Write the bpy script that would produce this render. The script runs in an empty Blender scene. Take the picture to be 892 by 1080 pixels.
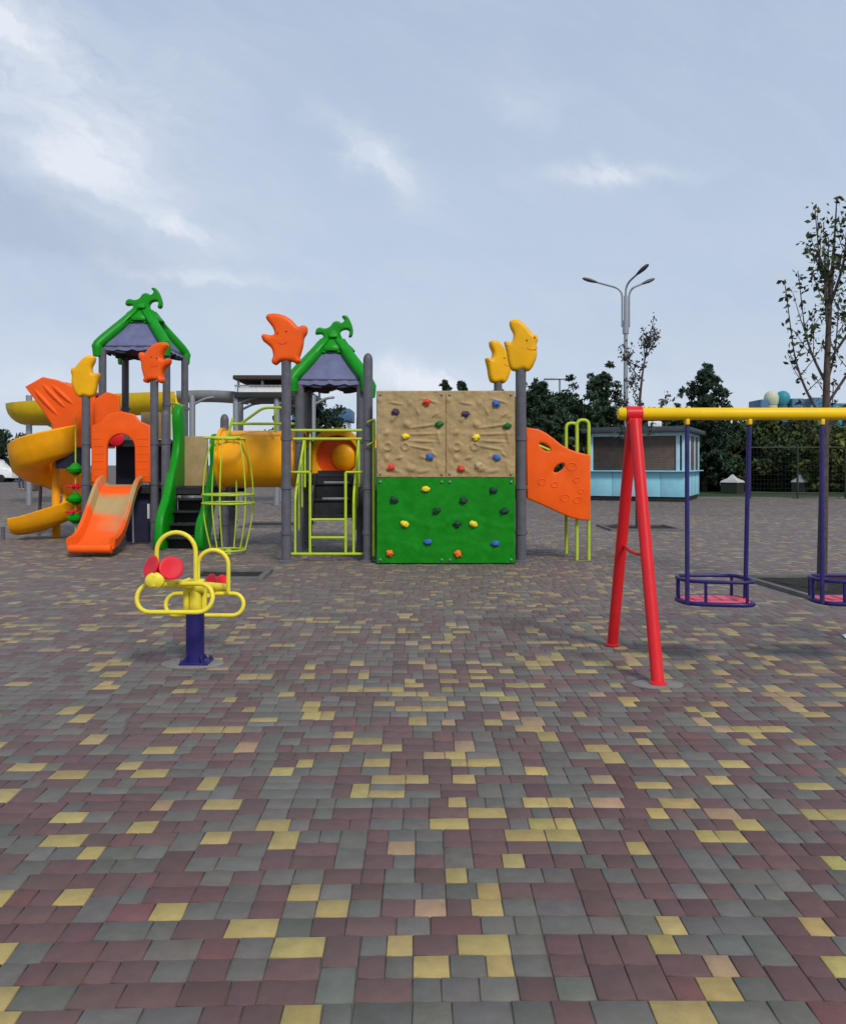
import bpy, bmesh, math, random
import numpy as np
from mathutils import Vector, Matrix, noise

R = math.radians
SC = bpy.context.scene
COL = SC.collection
random.seed(11)

# ------------------------------------------------------------------ camera
F, CX, HY, EYE = 880.0, 446.0, 490.0, 1.5        # lens and horizon read off the photograph
cam = bpy.data.cameras.new('camera')
cam.lens = F / 1080.0 * 36.0
cam.sensor_width = 36.0
cam.shift_y = -50.0 / 1080.0
cam.clip_start, cam.clip_end = 0.05, 3000
camo = bpy.data.objects.new('camera', cam)
camo.location = (0, 0, EYE)
camo.rotation_euler = (R(90), 0, 0)
COL.objects.link(camo)
SC.camera = camo

# ------------------------------------------------------------------ sky, sun, exposure
SUN_EL, SUN_ROT = 43.0, 155.0                    # high, behind the viewer and a little to the right
SC.view_settings.view_transform = 'Standard'
SC.view_settings.look = 'None'
SC.view_settings.exposure = 0.0
SC.view_settings.gamma = 1
SC.view_settings.use_curve_mapping = False
world = bpy.data.worlds.new('World')
SC.world = world
world.use_nodes = True


class NT:
    """small helper to write node trees"""
    def __init__(s, tree):
        s.t = tree
        tree.nodes.clear()

    def n(s, kind, **kw):
        nd = s.t.nodes.new(kind)
        for k, v in kw.items():
            setattr(nd, k, v)
        return nd

    def put(s, sock, v):
        if v is None:
            return
        if hasattr(v, 'is_output'):
            s.t.links.new(v, sock)
        elif isinstance(v, (tuple, list)) and len(v) == 3 and sock.type == 'RGBA':
            sock.default_value = (*v, 1)
        else:
            sock.default_value = v

    def m(s, op, a, b=None, c=None, clamp=False):
        nd = s.n('ShaderNodeMath', operation=op, use_clamp=clamp)
        for i, v in enumerate((a, b, c)):
            s.put(nd.inputs[i], v)
        return nd.outputs[0]

    def mix(s, f, a, b, blend='MIX'):
        nd = s.n('ShaderNodeMix', data_type='RGBA', blend_type=blend)
        s.put(nd.inputs[0], f)
        s.put(nd.inputs[6], a)
        s.put(nd.inputs[7], b)
        return nd.outputs[2]

    def noise(s, vec, scale, detail=4, rough=0.5, dist=0.0):
        nd = s.n('ShaderNodeTexNoise')
        s.put(nd.inputs['Vector'], vec)
        nd.inputs['Scale'].default_value = scale
        nd.inputs['Detail'].default_value = detail
        nd.inputs['Roughness'].default_value = rough
        nd.inputs['Distortion'].default_value = dist
        return nd.outputs['Fac']

    def ramp(s, f, lo, hi):
        nd = s.n('ShaderNodeMapRange', clamp=True)
        s.put(nd.inputs[0], f)
        nd.inputs[1].default_value, nd.inputs[2].default_value = lo, hi
        return nd.outputs[0]


def build_sky():
    t = NT(world.node_tree)
    out = t.n('ShaderNodeOutputWorld')
    bg = t.n('ShaderNodeBackground')
    bg.inputs[1].default_value = 0.1
    t.t.links.new(bg.outputs[0], out.inputs[0])
    sky = t.n('ShaderNodeTexSky', sky_type='NISHITA', sun_disc=False)
    sky.sun_elevation, sky.sun_rotation = R(SUN_EL), R(SUN_ROT)
    sky.air_density, sky.dust_density, sky.ozone_density = 1.0, 2.0, 1.0
    tc = t.n('ShaderNodeTexCoord').outputs['Generated']
    sep = t.n('ShaderNodeSeparateXYZ')
    t.t.links.new(tc, sep.inputs[0])
    x, y, z = sep.outputs
    # thin veil of high cloud, everywhere, projected on a flat layer
    den = t.m('ADD', t.m('MAXIMUM', z, 0.0), 0.12)
    comb = t.n('ShaderNodeCombineXYZ')
    t.put(comb.inputs[0], t.m('DIVIDE', x, den))
    t.put(comb.inputs[1], t.m('DIVIDE', y, den))
    veil = t.ramp(t.noise(comb.outputs[0], 0.9, 7, 0.55, 0.6), 0.32, 0.72)
    # directions for the cloud banks that can be told apart
    yy = t.m('MAXIMUM', y, 0.05)
    u0, v0 = t.m('DIVIDE', x, yy), t.m('DIVIDE', z, yy)
    c2 = t.n('ShaderNodeCombineXYZ')
    t.put(c2.inputs[0], t.m('MULTIPLY', u0, 0.7))
    t.put(c2.inputs[1], v0)
    n1 = t.noise(c2.outputs[0], 9.0, 6, 0.6, 0.4)
    c3 = t.n('ShaderNodeCombineXYZ')
    t.put(c3.inputs[0], t.m('ADD', u0, 5.0))
    t.put(c3.inputs[1], t.m('ADD', v0, 3.0))
    n2 = t.noise(c3.outputs[0], 7.0, 6, 0.6, 0.4)
    u = t.m('ADD', u0, t.m('MULTIPLY', t.m('SUBTRACT', n1, 0.5), 0.13))
    v = t.m('ADD', v0, t.m('MULTIPLY', t.m('SUBTRACT', n2, 0.5), 0.10))

    def blob(px, py, a, b, deg, amp):
        cu, cv = (px - CX) / F, (HY - py) / F
        du, dv = t.m('SUBTRACT', u, cu), t.m('SUBTRACT', v, cv)
        ca, sa = math.cos(R(deg)), math.sin(R(deg))
        p = t.m('DIVIDE', t.m('ADD', t.m('MULTIPLY', du, ca), t.m('MULTIPLY', dv, sa)), a / F)
        q = t.m('DIVIDE', t.m('SUBTRACT', t.m('MULTIPLY', dv, ca), t.m('MULTIPLY', du, sa)), b / F)
        e = t.m('POWER', 2.71828, t.m('MULTIPLY', t.m('ADD', t.m('MULTIPLY', p, p), t.m('MULTIPLY', q, q)), -1.0))
        return t.m('MULTIPLY', e, amp)

    def total(lst):
        s = None
        for b in lst:
            e = blob(*b)
            s = e if s is None else t.m('ADD', s, e)
        return s
    light = total([(45, 95, 190, 70, -42, .62), (88, 172, 60, 28, -22, .60), (185, 242, 85, 11, -12, .40),
                   (215, 289, 80, 8, -6, .36), (0, 22, 60, 24, -10, .5), (395, 160, 60, 15, -32, .46),
                   (430, 195, 40, 22, -60, .16), (652, 181, 66, 9, 0, .62), (555, 108, 50, 26, -20, .22),
                   (440, 400, 56, 17, 0, 1.1), (300, 415, 90, 14, 0, .35), (20, 410, 90, 16, 0, .30),
                   (200, 100, 60, 70, -60, .16), (700, 420, 160, 30, 0, .12)])
    dark = total([(10, 225, 110, 42, -18, .85), (110, 268, 100, 20, -16, .5), (55, 120, 70, 14, -30, .35), (60, 320, 120, 25, 0, .2),
                  (470, 25, 160, 60, 0, .25), (250, 60, 90, 60, -30, .16), (700, 40, 110, 50, 10, .2),
                  (800, 330, 260, 60, 0, .12)])
    front = t.ramp(y, 0.05, 0.3)
    # long drawn-out fibres running down to the right
    ca, sa = math.cos(R(-32)), math.sin(R(-32))
    c4 = t.n('ShaderNodeCombineXYZ')
    t.put(c4.inputs[0], t.m('MULTIPLY', t.m('ADD', t.m('MULTIPLY', u, ca), t.m('MULTIPLY', v, sa)), 2.6))
    t.put(c4.inputs[1], t.m('MULTIPLY', t.m('SUBTRACT', t.m('MULTIPLY', v, ca), t.m('MULTIPLY', u, sa)), 9.0))
    fib = t.ramp(t.noise(c4.outputs[0], 2.2, 9, 0.62, 0.5), 0.30, 0.70)
    light = t.m('MULTIPLY', light, t.m('ADD', 0.45, t.m('MULTIPLY', fib, 0.95)))
    light = t.m('ADD', light, t.m('MULTIPLY', t.m('SUBTRACT', fib, 0.40), 0.13))
    light = t.m('MAXIMUM', light, 0.0)
    light = t.m('MULTIPLY', light, front)
    dark = t.m('MULTIPLY', dark, front)
    grey = t.mix(t.ramp(z, 0.0, 0.55), (6.05, 7.0, 8.35), (4.15, 5.25, 7.05))
    base = t.mix(0.90, sky.outputs[0], grey)
    base = t.mix(t.m('MULTIPLY', veil, 0.20), base, (7.0, 7.5, 8.5))
    base = t.mix(t.m('MINIMUM', dark, 0.7), base, (4.1, 4.95, 6.5))
    base = t.mix(t.m('MINIMUM', light, 0.9), base, (8.1, 8.5, 9.3))
    t.put(bg.inputs[0], base)


build_sky()
sun = bpy.data.lights.new('sun', 'SUN')
sun.energy = 2.5
sun.angle = R(12)
sun.color = (1.0, 0.95, 0.88)
suno = bpy.data.objects.new('sun', sun)
COL.objects.link(suno)
_d = Vector((math.sin(R(SUN_ROT)) * math.cos(R(SUN_EL)), math.cos(R(SUN_ROT)) * math.cos(R(SUN_EL)), math.sin(R(SUN_EL))))
suno.rotation_euler = _d.to_track_quat('Z', 'Y').to_euler()
suno.location = _d * 60


# ------------------------------------------------------------------ materials
def mat(name, col, rough=0.5, var=0.12, scale=6.0, bump=0.0, bscale=40.0, metal=0.0, spec=0.22, dirt=None, attr=None, coat=0.0):
    m = bpy.data.materials.new(name)
    m.use_nodes = True
    t = NT(m.node_tree)
    out = t.n('ShaderNodeOutputMaterial')
    b = t.n('ShaderNodeBsdfPrincipled')
    t.t.links.new(b.outputs[0], out.inputs[0])
    co = t.n('ShaderNodeTexCoord').outputs['Object']
    nz = t.noise(co, scale, 5, 0.6)
    src = col
    if attr:
        a = t.n('ShaderNodeAttribute', attribute_name=attr)
        src = a.outputs['Color']
    f = t.ramp(nz, 0.3, 0.7)
    if attr:
        hs = t.n('ShaderNodeHueSaturation')
        t.put(hs.inputs['Color'], src)
        t.put(hs.inputs['Value'], t.m('ADD', 1.0 - var, t.m('MULTIPLY', f, 2 * var)))
        c = hs.outputs[0]
    else:
        lo = tuple(max(0, k * (1 - var)) for k in col)
        hi = tuple(min(1, k * (1 + var) + 0.02 * var) for k in col)
        c = t.mix(f, lo, hi)
    if dirt:
        dn = t.ramp(t.noise(co, scale * 0.45 + 1, 8, 0.7, 0.5), 0.52, 0.78)
        c = t.mix(t.m('MULTIPLY', dn, dirt), c, (0.16, 0.135, 0.11))
        sp = t.ramp(t.noise(co, 38, 3, .6), .64, .74)
        c = t.mix(t.m('MULTIPLY', t.m('MULTIPLY', sp, dirt), t.ramp(t.noise(co, 2.2, 3), .45, .65)), c, (0.10, 0.085, 0.075))
    t.put(b.inputs['Base Color'], c)
    t.put(b.inputs['Roughness'], t.m('ADD', rough - 0.08, t.m('MULTIPLY', t.noise(co, scale * 3, 4), 0.16)))
    b.inputs['Metallic'].default_value = metal
    b.inputs['Specular IOR Level'].default_value = spec
    if coat:
        b.inputs['Coat Weight'].default_value = coat
        b.inputs['Coat Roughness'].default_value = 0.25
    if bump:
        bp = t.n('ShaderNodeBump')
        bp.inputs['Strength'].default_value = bump
        bp.inputs['Distance'].default_value = 0.01
        t.put(bp.inputs['Height'], t.noise(co, bscale, 5, 0.6))
        t.t.links.new(bp.outputs[0], b.inputs['Normal'])
    return m


M = {}
M['orange'] = mat('orange_plastic', (0.86, 0.105, 0.005), .42, .08, 3, .05, 18, dirt=.20)
M['yellow'] = mat('yellow_plastic', (0.82, 0.41, 0.003), .42, .08, 3, .05, 18, dirt=.20)
M['amber'] = mat('amber_plastic', (0.86, 0.36, 0.003), .40, .10, 3, .05, 18, dirt=.2)
M['green'] = mat('green_plastic', (0.003, 0.25, 0.006), .40, .12, 4, .08, 20, dirt=.06)
M['green_wall'] = mat('green_wall_plastic', (0.002, 0.20, 0.003), .42, .16, 5, .15, 22, dirt=.06)
M['tan'] = mat('tan_plastic', (0.37, 0.265, 0.125), .6, .14, 5, .2, 24, dirt=.15)
M['roof'] = mat('violet_grey_plastic', (0.13, 0.14, 0.25), .5, .15, 5, .12, 20)
M['roofdk'] = mat('dark_grey_plastic', (0.06, 0.06, 0.09), .5, .15, 5, .1, 20)
M['post'] = mat('grey_powder_coated_steel', (0.105, 0.105, 0.125), .42, .14, 8, .05, 60, dirt=.12)
M['lime'] = mat('lime_powder_coated_steel', (0.42, 0.56, 0.03), .4, .1, 8, 0, dirt=.1)
M['deck'] = mat('dark_deck_coating', (0.022, 0.021, 0.024), .6, .25, 10, .2, 60)
M['navy'] = mat('navy_plastic', (0.022, 0.022, 0.05), .5, .15, 5, .1, 20)
M['red'] = mat('red_paint', (0.66, 0.016, 0.022), .38, .08, 5, .03, 50, dirt=.08)
M['redseat'] = mat('red_plastic', (0.70, 0.014, 0.03), .45, .1, 5)
M['beam'] = mat('yellow_paint', (0.85, 0.54, 0.006), .38, .07, 5, .03, 50, dirt=.1)
M['yellowpaint'] = mat('lemon_paint', (0.80, 0.66, 0.05), .38, .08, 8, .03, 50, dirt=.1)
M['bluepaint'] = mat('dark_blue_paint', (0.022, 0.018, 0.12), .36, .12, 8, .03, 50, dirt=.06)
M['pink'] = mat('pink_rubber', (0.68, 0.10, 0.15), .6, .1, 8, .05, 40, dirt=.15)
M['steel'] = mat('galvanised_steel', (0.33, 0.34, 0.36), .4, .12, 12, metal=.6)
M['concrete'] = mat('concrete', (0.205, 0.195, 0.18), .9, .18, 7, .4, 60, dirt=.2)
M['kerb'] = mat('weathered_kerb_concrete', (0.125, 0.12, 0.115), .9, .2, 7, .4, 60, dirt=.2)
M['soil'] = mat('soil', (0.022, 0.018, 0.014), .95, .4, 9, .8, 30)
M['bark'] = mat('bark', (0.075, 0.058, 0.05), .9, .3, 18, .5, 40)
M['barkdk'] = mat('pine_bark', (0.05, 0.037, 0.03), .9, .3, 8, .5, 20)
M['leaf'] = mat('leaf', (0.07, 0.1, 0.03), .55, .15, 8, attr='tone')
M['needle'] = mat('needle', (0.03, 0.06, 0.03), .9, .15, 2, attr='tone')
M['grass'] = mat('grass', (0.026, 0.05, 0.012), .9, .4, 3, .5, 30)
M['kblue'] = mat('light_blue_painted_sheet', (0.27, 0.58, 0.70), .5, .08, 3, .03, 20, dirt=.15)
M['kwhite'] = mat('pale_blue_frame_paint', (0.40, 0.64, 0.74), .5, .08, 4, dirt=.12)
M['shutter'] = mat('brown_shutter', (0.11, 0.083, 0.068), .6, .15, 4, dirt=.1)
M['kroof'] = mat('dark_roof_sheet', (0.045, 0.055, 0.065), .5, .15, 4)
M['white'] = mat('white_paint', (0.78, 0.78, 0.77), .5, .06, 4, dirt=.12)
M['black'] = mat('black_rubber', (0.02, 0.02, 0.022), .6, .2, 6)
M['glass'] = mat('dark_glass', (0.015, 0.018, 0.02), .08, .1, 3)
M['tent'] = mat('greyed_tent_canvas', (0.42, 0.43, 0.42), .8, .1, 4, dirt=.15)
M['teal'] = mat('teal_paint', (0.04, 0.24, 0.30), .5, .12, 3, dirt=.1)
M['cream'] = mat('cream_paint', (0.50, 0.52, 0.38), .6, .1, 3, dirt=.1)
M['midblue'] = mat('blue_paint', (0.06, 0.14, 0.25), .5, .12, 3, dirt=.1)
M['flume'] = mat('olive_yellow_fibreglass', (0.66, 0.45, 0.015), .4, .12, 3, dirt=.25)
M['flumegrey'] = mat('grey_fibreglass', (0.26, 0.27, 0.27), .5, .12, 3, dirt=.2)
M['fence'] = mat('dark_fence_paint', (0.03, 0.035, 0.03), .5, .1, 3)
M['skin'] = mat('skin', (0.45, 0.27, 0.19), .55, .05, 8)
M['cloth'] = mat('dark_cloth', (0.025, 0.025, 0.035), .9, .2, 8)
M['denim'] = mat('denim', (0.05, 0.07, 0.12), .9, .2, 8)
M['hair'] = mat('dark_hair', (0.02, 0.015, 0.012), .7, .2, 20)
M['wood'] = mat('brown_board', (0.055, 0.042, 0.036), .8, .2, 5)
M['holes'] = {}
HOLDS = {'red': (0.62, 0.05, 0.03), 'blue': (0.04, 0.12, 0.42), 'purple': (0.07, 0.03, 0.09), 'yellow': (0.80, 0.62, 0.03),
         'green': (0.01, 0.14, 0.02), 'dark': (0.015, 0.045, 0.03), 'orange': (0.75, 0.16, 0.02), 'tan': (0.44, 0.36, 0.2)}
for k, c in HOLDS.items():
    M['h_' + k] = mat(k + '_hold_resin', c, .55, .12, 12, .1, 60)


def slide_mat():
    """orange plastic with moulded sand coloured bands (attribute 'tone' is the plastic's own colour)"""
    return mat('two_tone_slide_plastic', (0.8, 0.2, 0.05), .36, .06, 5, .04, 20, attr='tone', dirt=.08)


M['slide'] = slide_mat()


# ------------------------------------------------------------------ mesh helpers
def W(px, Y):
    return (px - CX) / F * Y


def Zh(py, Y):
    return EYE + (HY - py) / F * Y


def fillet(pts, r, n=5):
    pts = [Vector(p) for p in pts]
    out = [pts[0]]
    for i in range(1, len(pts) - 1):
        a, b, c = pts[i - 1], pts[i], pts[i + 1]
        d1, d2 = (a - b), (c - b)
        k = min(r, d1.length * .49, d2.length * .49)
        p, q = b + d1.normalized() * k, b + d2.normalized() * k
        for j in range(n + 1):
            s = j / n
            out.append((1 - s) ** 2 * p + 2 * s * (1 - s) * b + s * s * q)
    out.append(pts[-1])
    return out


def smooth_closed(pts, n=5):
    """closed Catmull-Rom through 2D points"""
    P = [Vector((p[0], p[1])) for p in pts]
    k = len(P)
    out = []
    for i in range(k):
        p0, p1, p2, p3 = P[i - 1], P[i], P[(i + 1) % k], P[(i + 2) % k]
        for j in range(n):
            s = j / n
            out.append(0.5 * ((2 * p1) + (p2 - p0) * s + (2 * p0 - 5 * p1 + 4 * p2 - p3) * s * s + (3 * p1 - p0 - 3 * p2 + p3) * s ** 3))
    return out


def ellipse(cx, cy, a, b, deg=0, n=18):
    ca, sa = math.cos(R(deg)), math.sin(R(deg))
    r = []
    for i in range(n):
        t = 2 * math.pi * i / n
        x, y = a * math.cos(t), b * math.sin(t)
        r.append((cx + x * ca - y * sa, cy + x * sa + y * ca))
    return r


class MB:
    def __init__(s):
        s.bm = bmesh.new()

    def box(s, c, size, rot=None, bev=0.0, seg=2):
        t = bmesh.new()
        bmesh.ops.create_cube(t, size=1.0)
        for v in t.verts:
            v.co = Vector((v.co.x * size[0], v.co.y * size[1], v.co.z * size[2]))
        if bev:
            bmesh.ops.bevel(t, geom=t.edges[:], offset=min(bev, min(size) * .45), segments=seg, affect='EDGES', profile=.5)
        m = Matrix.Translation(Vector(c)) @ (rot.to_4x4() if rot is not None else Matrix.Identity(4))
        bmesh.ops.transform(t, matrix=m, verts=t.verts)
        s.merge(t)
        return s

    def merge(s, t):
        me = bpy.data.meshes.new('tmp')
        t.to_mesh(me)
        t.free()
        s.bm.from_mesh(me)
        bpy.data.meshes.remove(me)

    def tube(s, pts, r, n=10, closed=False, caps=True, flat=1.0):
        pts = [Vector(p) for p in pts]
        k = len(pts)
        rad = r if isinstance(r, (list, tuple)) else [r] * k
        tang = []
        for i in range(k):
            a = pts[(i - 1) % k] if (closed or i > 0) else pts[i]
            b = pts[(i + 1) % k] if (closed or i < k - 1) else pts[i]
            d = (b - a)
            tang.append(d.normalized() if d.length > 1e-9 else Vector((0, 0, 1)))
        ref = Vector((0, 0, 1)) if abs(tang[0].z) < .9 else Vector((1, 0, 0))
        nx = tang[0].cross(ref).normalized()
        rings = []
        for i in range(k):
            tn = tang[i]
            nx = (nx - tn * nx.dot(tn))
            nx = nx.normalized() if nx.length > 1e-6 else tn.orthogonal().normalized()
            ny = tn.cross(nx)
            rings.append([s.bm.verts.new(pts[i] + nx * math.cos(2 * math.pi * j / n) * rad[i] + ny * math.sin(2 * math.pi * j / n) * rad[i] * flat) for j in range(n)])
        m = k if closed else k - 1
        for i in range(m):
            A, B = rings[i], rings[(i + 1) % k]
            for j in range(n):
                s.bm.faces.new((A[j], A[(j + 1) % n], B[(j + 1) % n], B[j]))
        if caps and not closed:
            s.bm.faces.new(rings[0][::-1])
            s.bm.faces.new(rings[-1])
        return s

    def lathe(s, prof, c, n=20, axis='Z', sx=1, sy=1):
        c = Vector(c)
        rings = []
        for r, h in prof:
            ring = []
            for j in range(n):
                t = 2 * math.pi * j / n
                p = Vector((r * math.cos(t) * sx, r * math.sin(t) * sy, h))
                if axis == 'Y':
                    p = Vector((p.x, h, p.y))
                elif axis == 'X':
                    p = Vector((h, p.x, p.y))
                ring.append(s.bm.verts.new(c + p))
            rings.append(ring)
        for A, B in zip(rings, rings[1:]):
            for j in range(n):
                s.bm.faces.new((A[j], A[(j + 1) % n], B[(j + 1) % n], B[j]))
        if prof[0][0] > 1e-4:
            s.bm.faces.new(rings[0][::-1])
        if prof[-1][0] > 1e-4:
            s.bm.faces.new(rings[-1])
        return s

    def sweep(s, frames, prof, closed_prof=True, caps=True):
        """frames: list of (origin, right, up); prof: 2D points"""
        rings = []
        for o, rx, up in frames:
            rings.append([s.bm.verts.new(Vector(o) + Vector(rx) * p[0] + Vector(up) * p[1]) for p in prof])
        n = len(prof)
        for A, B in zip(rings, rings[1:]):
            for j in range(n if closed_prof else n - 1):
                s.bm.faces.new((A[j], A[(j + 1) % n], B[(j + 1) % n], B[j]))
        if caps:
            s.bm.faces.new(rings[0][::-1])
            s.bm.faces.new(rings[-1])
        return s

    def panel(s, outline, holes=(), thick=.08, bev=.02, mtx=None, res=2):
        """extruded flat shape with rounded edges and true holes; drawn in XY, thickness along Z"""
        cu = bpy.data.curves.new('tmp', 'CURVE')
        cu.dimensions = '2D'
        cu.fill_mode = 'BOTH'
        cu.extrude = max(thick / 2 - bev, .001)
        cu.bevel_depth = bev
        cu.bevel_resolution = res
        cu.offset = -bev
        for ring in [outline] + list(holes):
            sp = cu.splines.new('POLY')
            sp.points.add(len(ring) - 1)
            for p, q in zip(sp.points, ring):
                p.co = (q[0], q[1], 0, 1)
            sp.use_cyclic_u = True
        ob = bpy.data.objects.new('tmp', cu)
        COL.objects.link(ob)
        dg = bpy.context.evaluated_depsgraph_get()
        me = bpy.data.meshes.new_from_object(ob.evaluated_get(dg))
        bpy.data.objects.remove(ob)
        bpy.data.curves.remove(cu)
        if mtx is not None:
            me.transform(mtx)
        t = bmesh.new()
        t.from_mesh(me)
        bpy.data.meshes.remove(me)
        bmesh.ops.remove_doubles(t, verts=t.verts, dist=.0004)
        s.merge(t)
        return s

    def build(s, name, material, parent=None, angle=38, loc=None):
        me = bpy.data.meshes.new(name)
        bmesh.ops.recalc_face_normals(s.bm, faces=s.bm.faces)
        s.bm.to_mesh(me)
        s.bm.free()
        return link(name, me, material, parent, angle, loc)


def link(name, me, material, parent=None, angle=38, loc=None):
    if loc is None and parent is not None:
        loc = world_base(parent)
    if loc is not None:
        me.transform(Matrix.Translation(-Vector(loc)))
    me.materials.clear()
    me.materials.append(material)
    for p in me.polygons:
        p.use_smooth = True
    me.set_sharp_from_angle(angle=R(angle))
    o = bpy.data.objects.new(name, me)
    COL.objects.link(o)
    if parent is not None:
        o.parent = parent
    elif loc is not None:
        o.location = loc
    return o


def world_base(o):
    while o.parent is not None:
        o = o.parent
    return Vector(o.location)


def thing(name, label, cat, loc, group=None):
    o = bpy.data.objects.new(name, None)
    o.empty_display_size = .2
    COL.objects.link(o)
    o.location = loc
    return tag(o, label, cat, group)


def tag(o, label, cat, group=None):
    o['label'] = label
    o['category'] = cat
    if group:
        o['group'] = group
    return o


def struct(o, kind='structure'):
    o['kind'] = kind
    return o


XZ = Matrix(((1, 0, 0, 0), (0, 0, -1, 0), (0, 1, 0, 0), (0, 0, 0, 1)))     # panel drawn in x,z; thickness along Y
YZ = Matrix(((0, 0, 1, 0), (1, 0, 0, 0), (0, 1, 0, 0), (0, 0, 0, 1)))      # panel drawn in y,z; thickness along X


def T(x, y, z):
    return Matrix.Translation((x, y, z))


# ------------------------------------------------------------------ ground and paving
def quads_mesh(name, V, Fc, cols=None):
    me = bpy.data.meshes.new(name)
    nv, nf = len(V), len(Fc)
    me.vertices.add(nv)
    me.vertices.foreach_set('co', V.astype(np.float32).ravel())
    k = Fc.shape[1]
    me.loops.add(nf * k)
    me.loops.foreach_set('vertex_index', Fc.astype(np.int32).ravel())
    me.polygons.add(nf)
    me.polygons.foreach_set('loop_start', np.arange(0, nf * k, k, dtype=np.int32))
    me.update(calc_edges=True)
    if cols is not None:
        a = me.attributes.new('tone', 'FLOAT_COLOR', 'FACE')
        a.data.foreach_set('color', np.concatenate([cols, np.ones((nf, 1))], 1).astype(np.float32).ravel())
    return me


UNIT = .0275


def fill(L, rng):
    """random block lengths 3, 4 or 6 that add up to L"""
    out = []
    while L > 0:
        w = rng.choice([w for w in (3, 4, 4, 6, 6, 6) if w == L or L - w >= 3] or [L])
        out.append(w)
        L -= w
    return out


def paver_patch(n, rng):
    """bands of mixed depth, so that no course runs on for long"""
    out = []
    r = 0
    while r < n:
        B = rng.choice([k for k in (12, 12, 12, 12, 10, 10, 4, 4) if k == n - r or n - r - k == 4 or n - r - k >= 8])
        c = 0
        while c < n:
            L = n - c
            if B == 6:
                w = rng.choice([k for k in (4, 4, 3) if k == L or L - k >= 3] or [L])
                out.append((c, r, w, 6))
            elif B == 4:
                w = rng.choice([k for k in (3, 4, 4, 6, 6) if k == L or L - k >= 3] or [L])
                out.append((c, r, w, 4))
            elif B == 10:
                w = rng.choice([k for k in (4, 8, 12, 12) if k == L or L - k >= 4] or [L])
                lo = rng.random() < .5
                if w % 4 == 0:
                    x = c
                    for k in fill(w, rng):
                        out.append((x, r + (0 if lo else 4), k, 6 if k < 6 else 3))
                        if k >= 6:
                            out.append((x, r + (3 if lo else 7), k, 3))
                        x += k
                else:
                    out.append((c, r + (0 if lo else 4), w, 6))
                x = c
                for k in fill(w, rng):
                    out.append((x, r + (6 if lo else 0), k, 4))
                    x += k
            elif rng.random() < .24 and (L == 4 or L >= 7):
                w = 4
                out += [(c, r, 4, 6), (c, r + 6, 4, 6)]
            else:
                w = rng.choice([k for k in (6, 7, 8, 9, 10, 11) if k == L or L - k >= 7] or [L])
                for q in range(3):
                    x = c
                    for k in fill(w, rng):
                        out.append((x, r + 4 * q, k, 4))
                        x += k
            c += w
        r += B
    return np.array(out, float)


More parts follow.
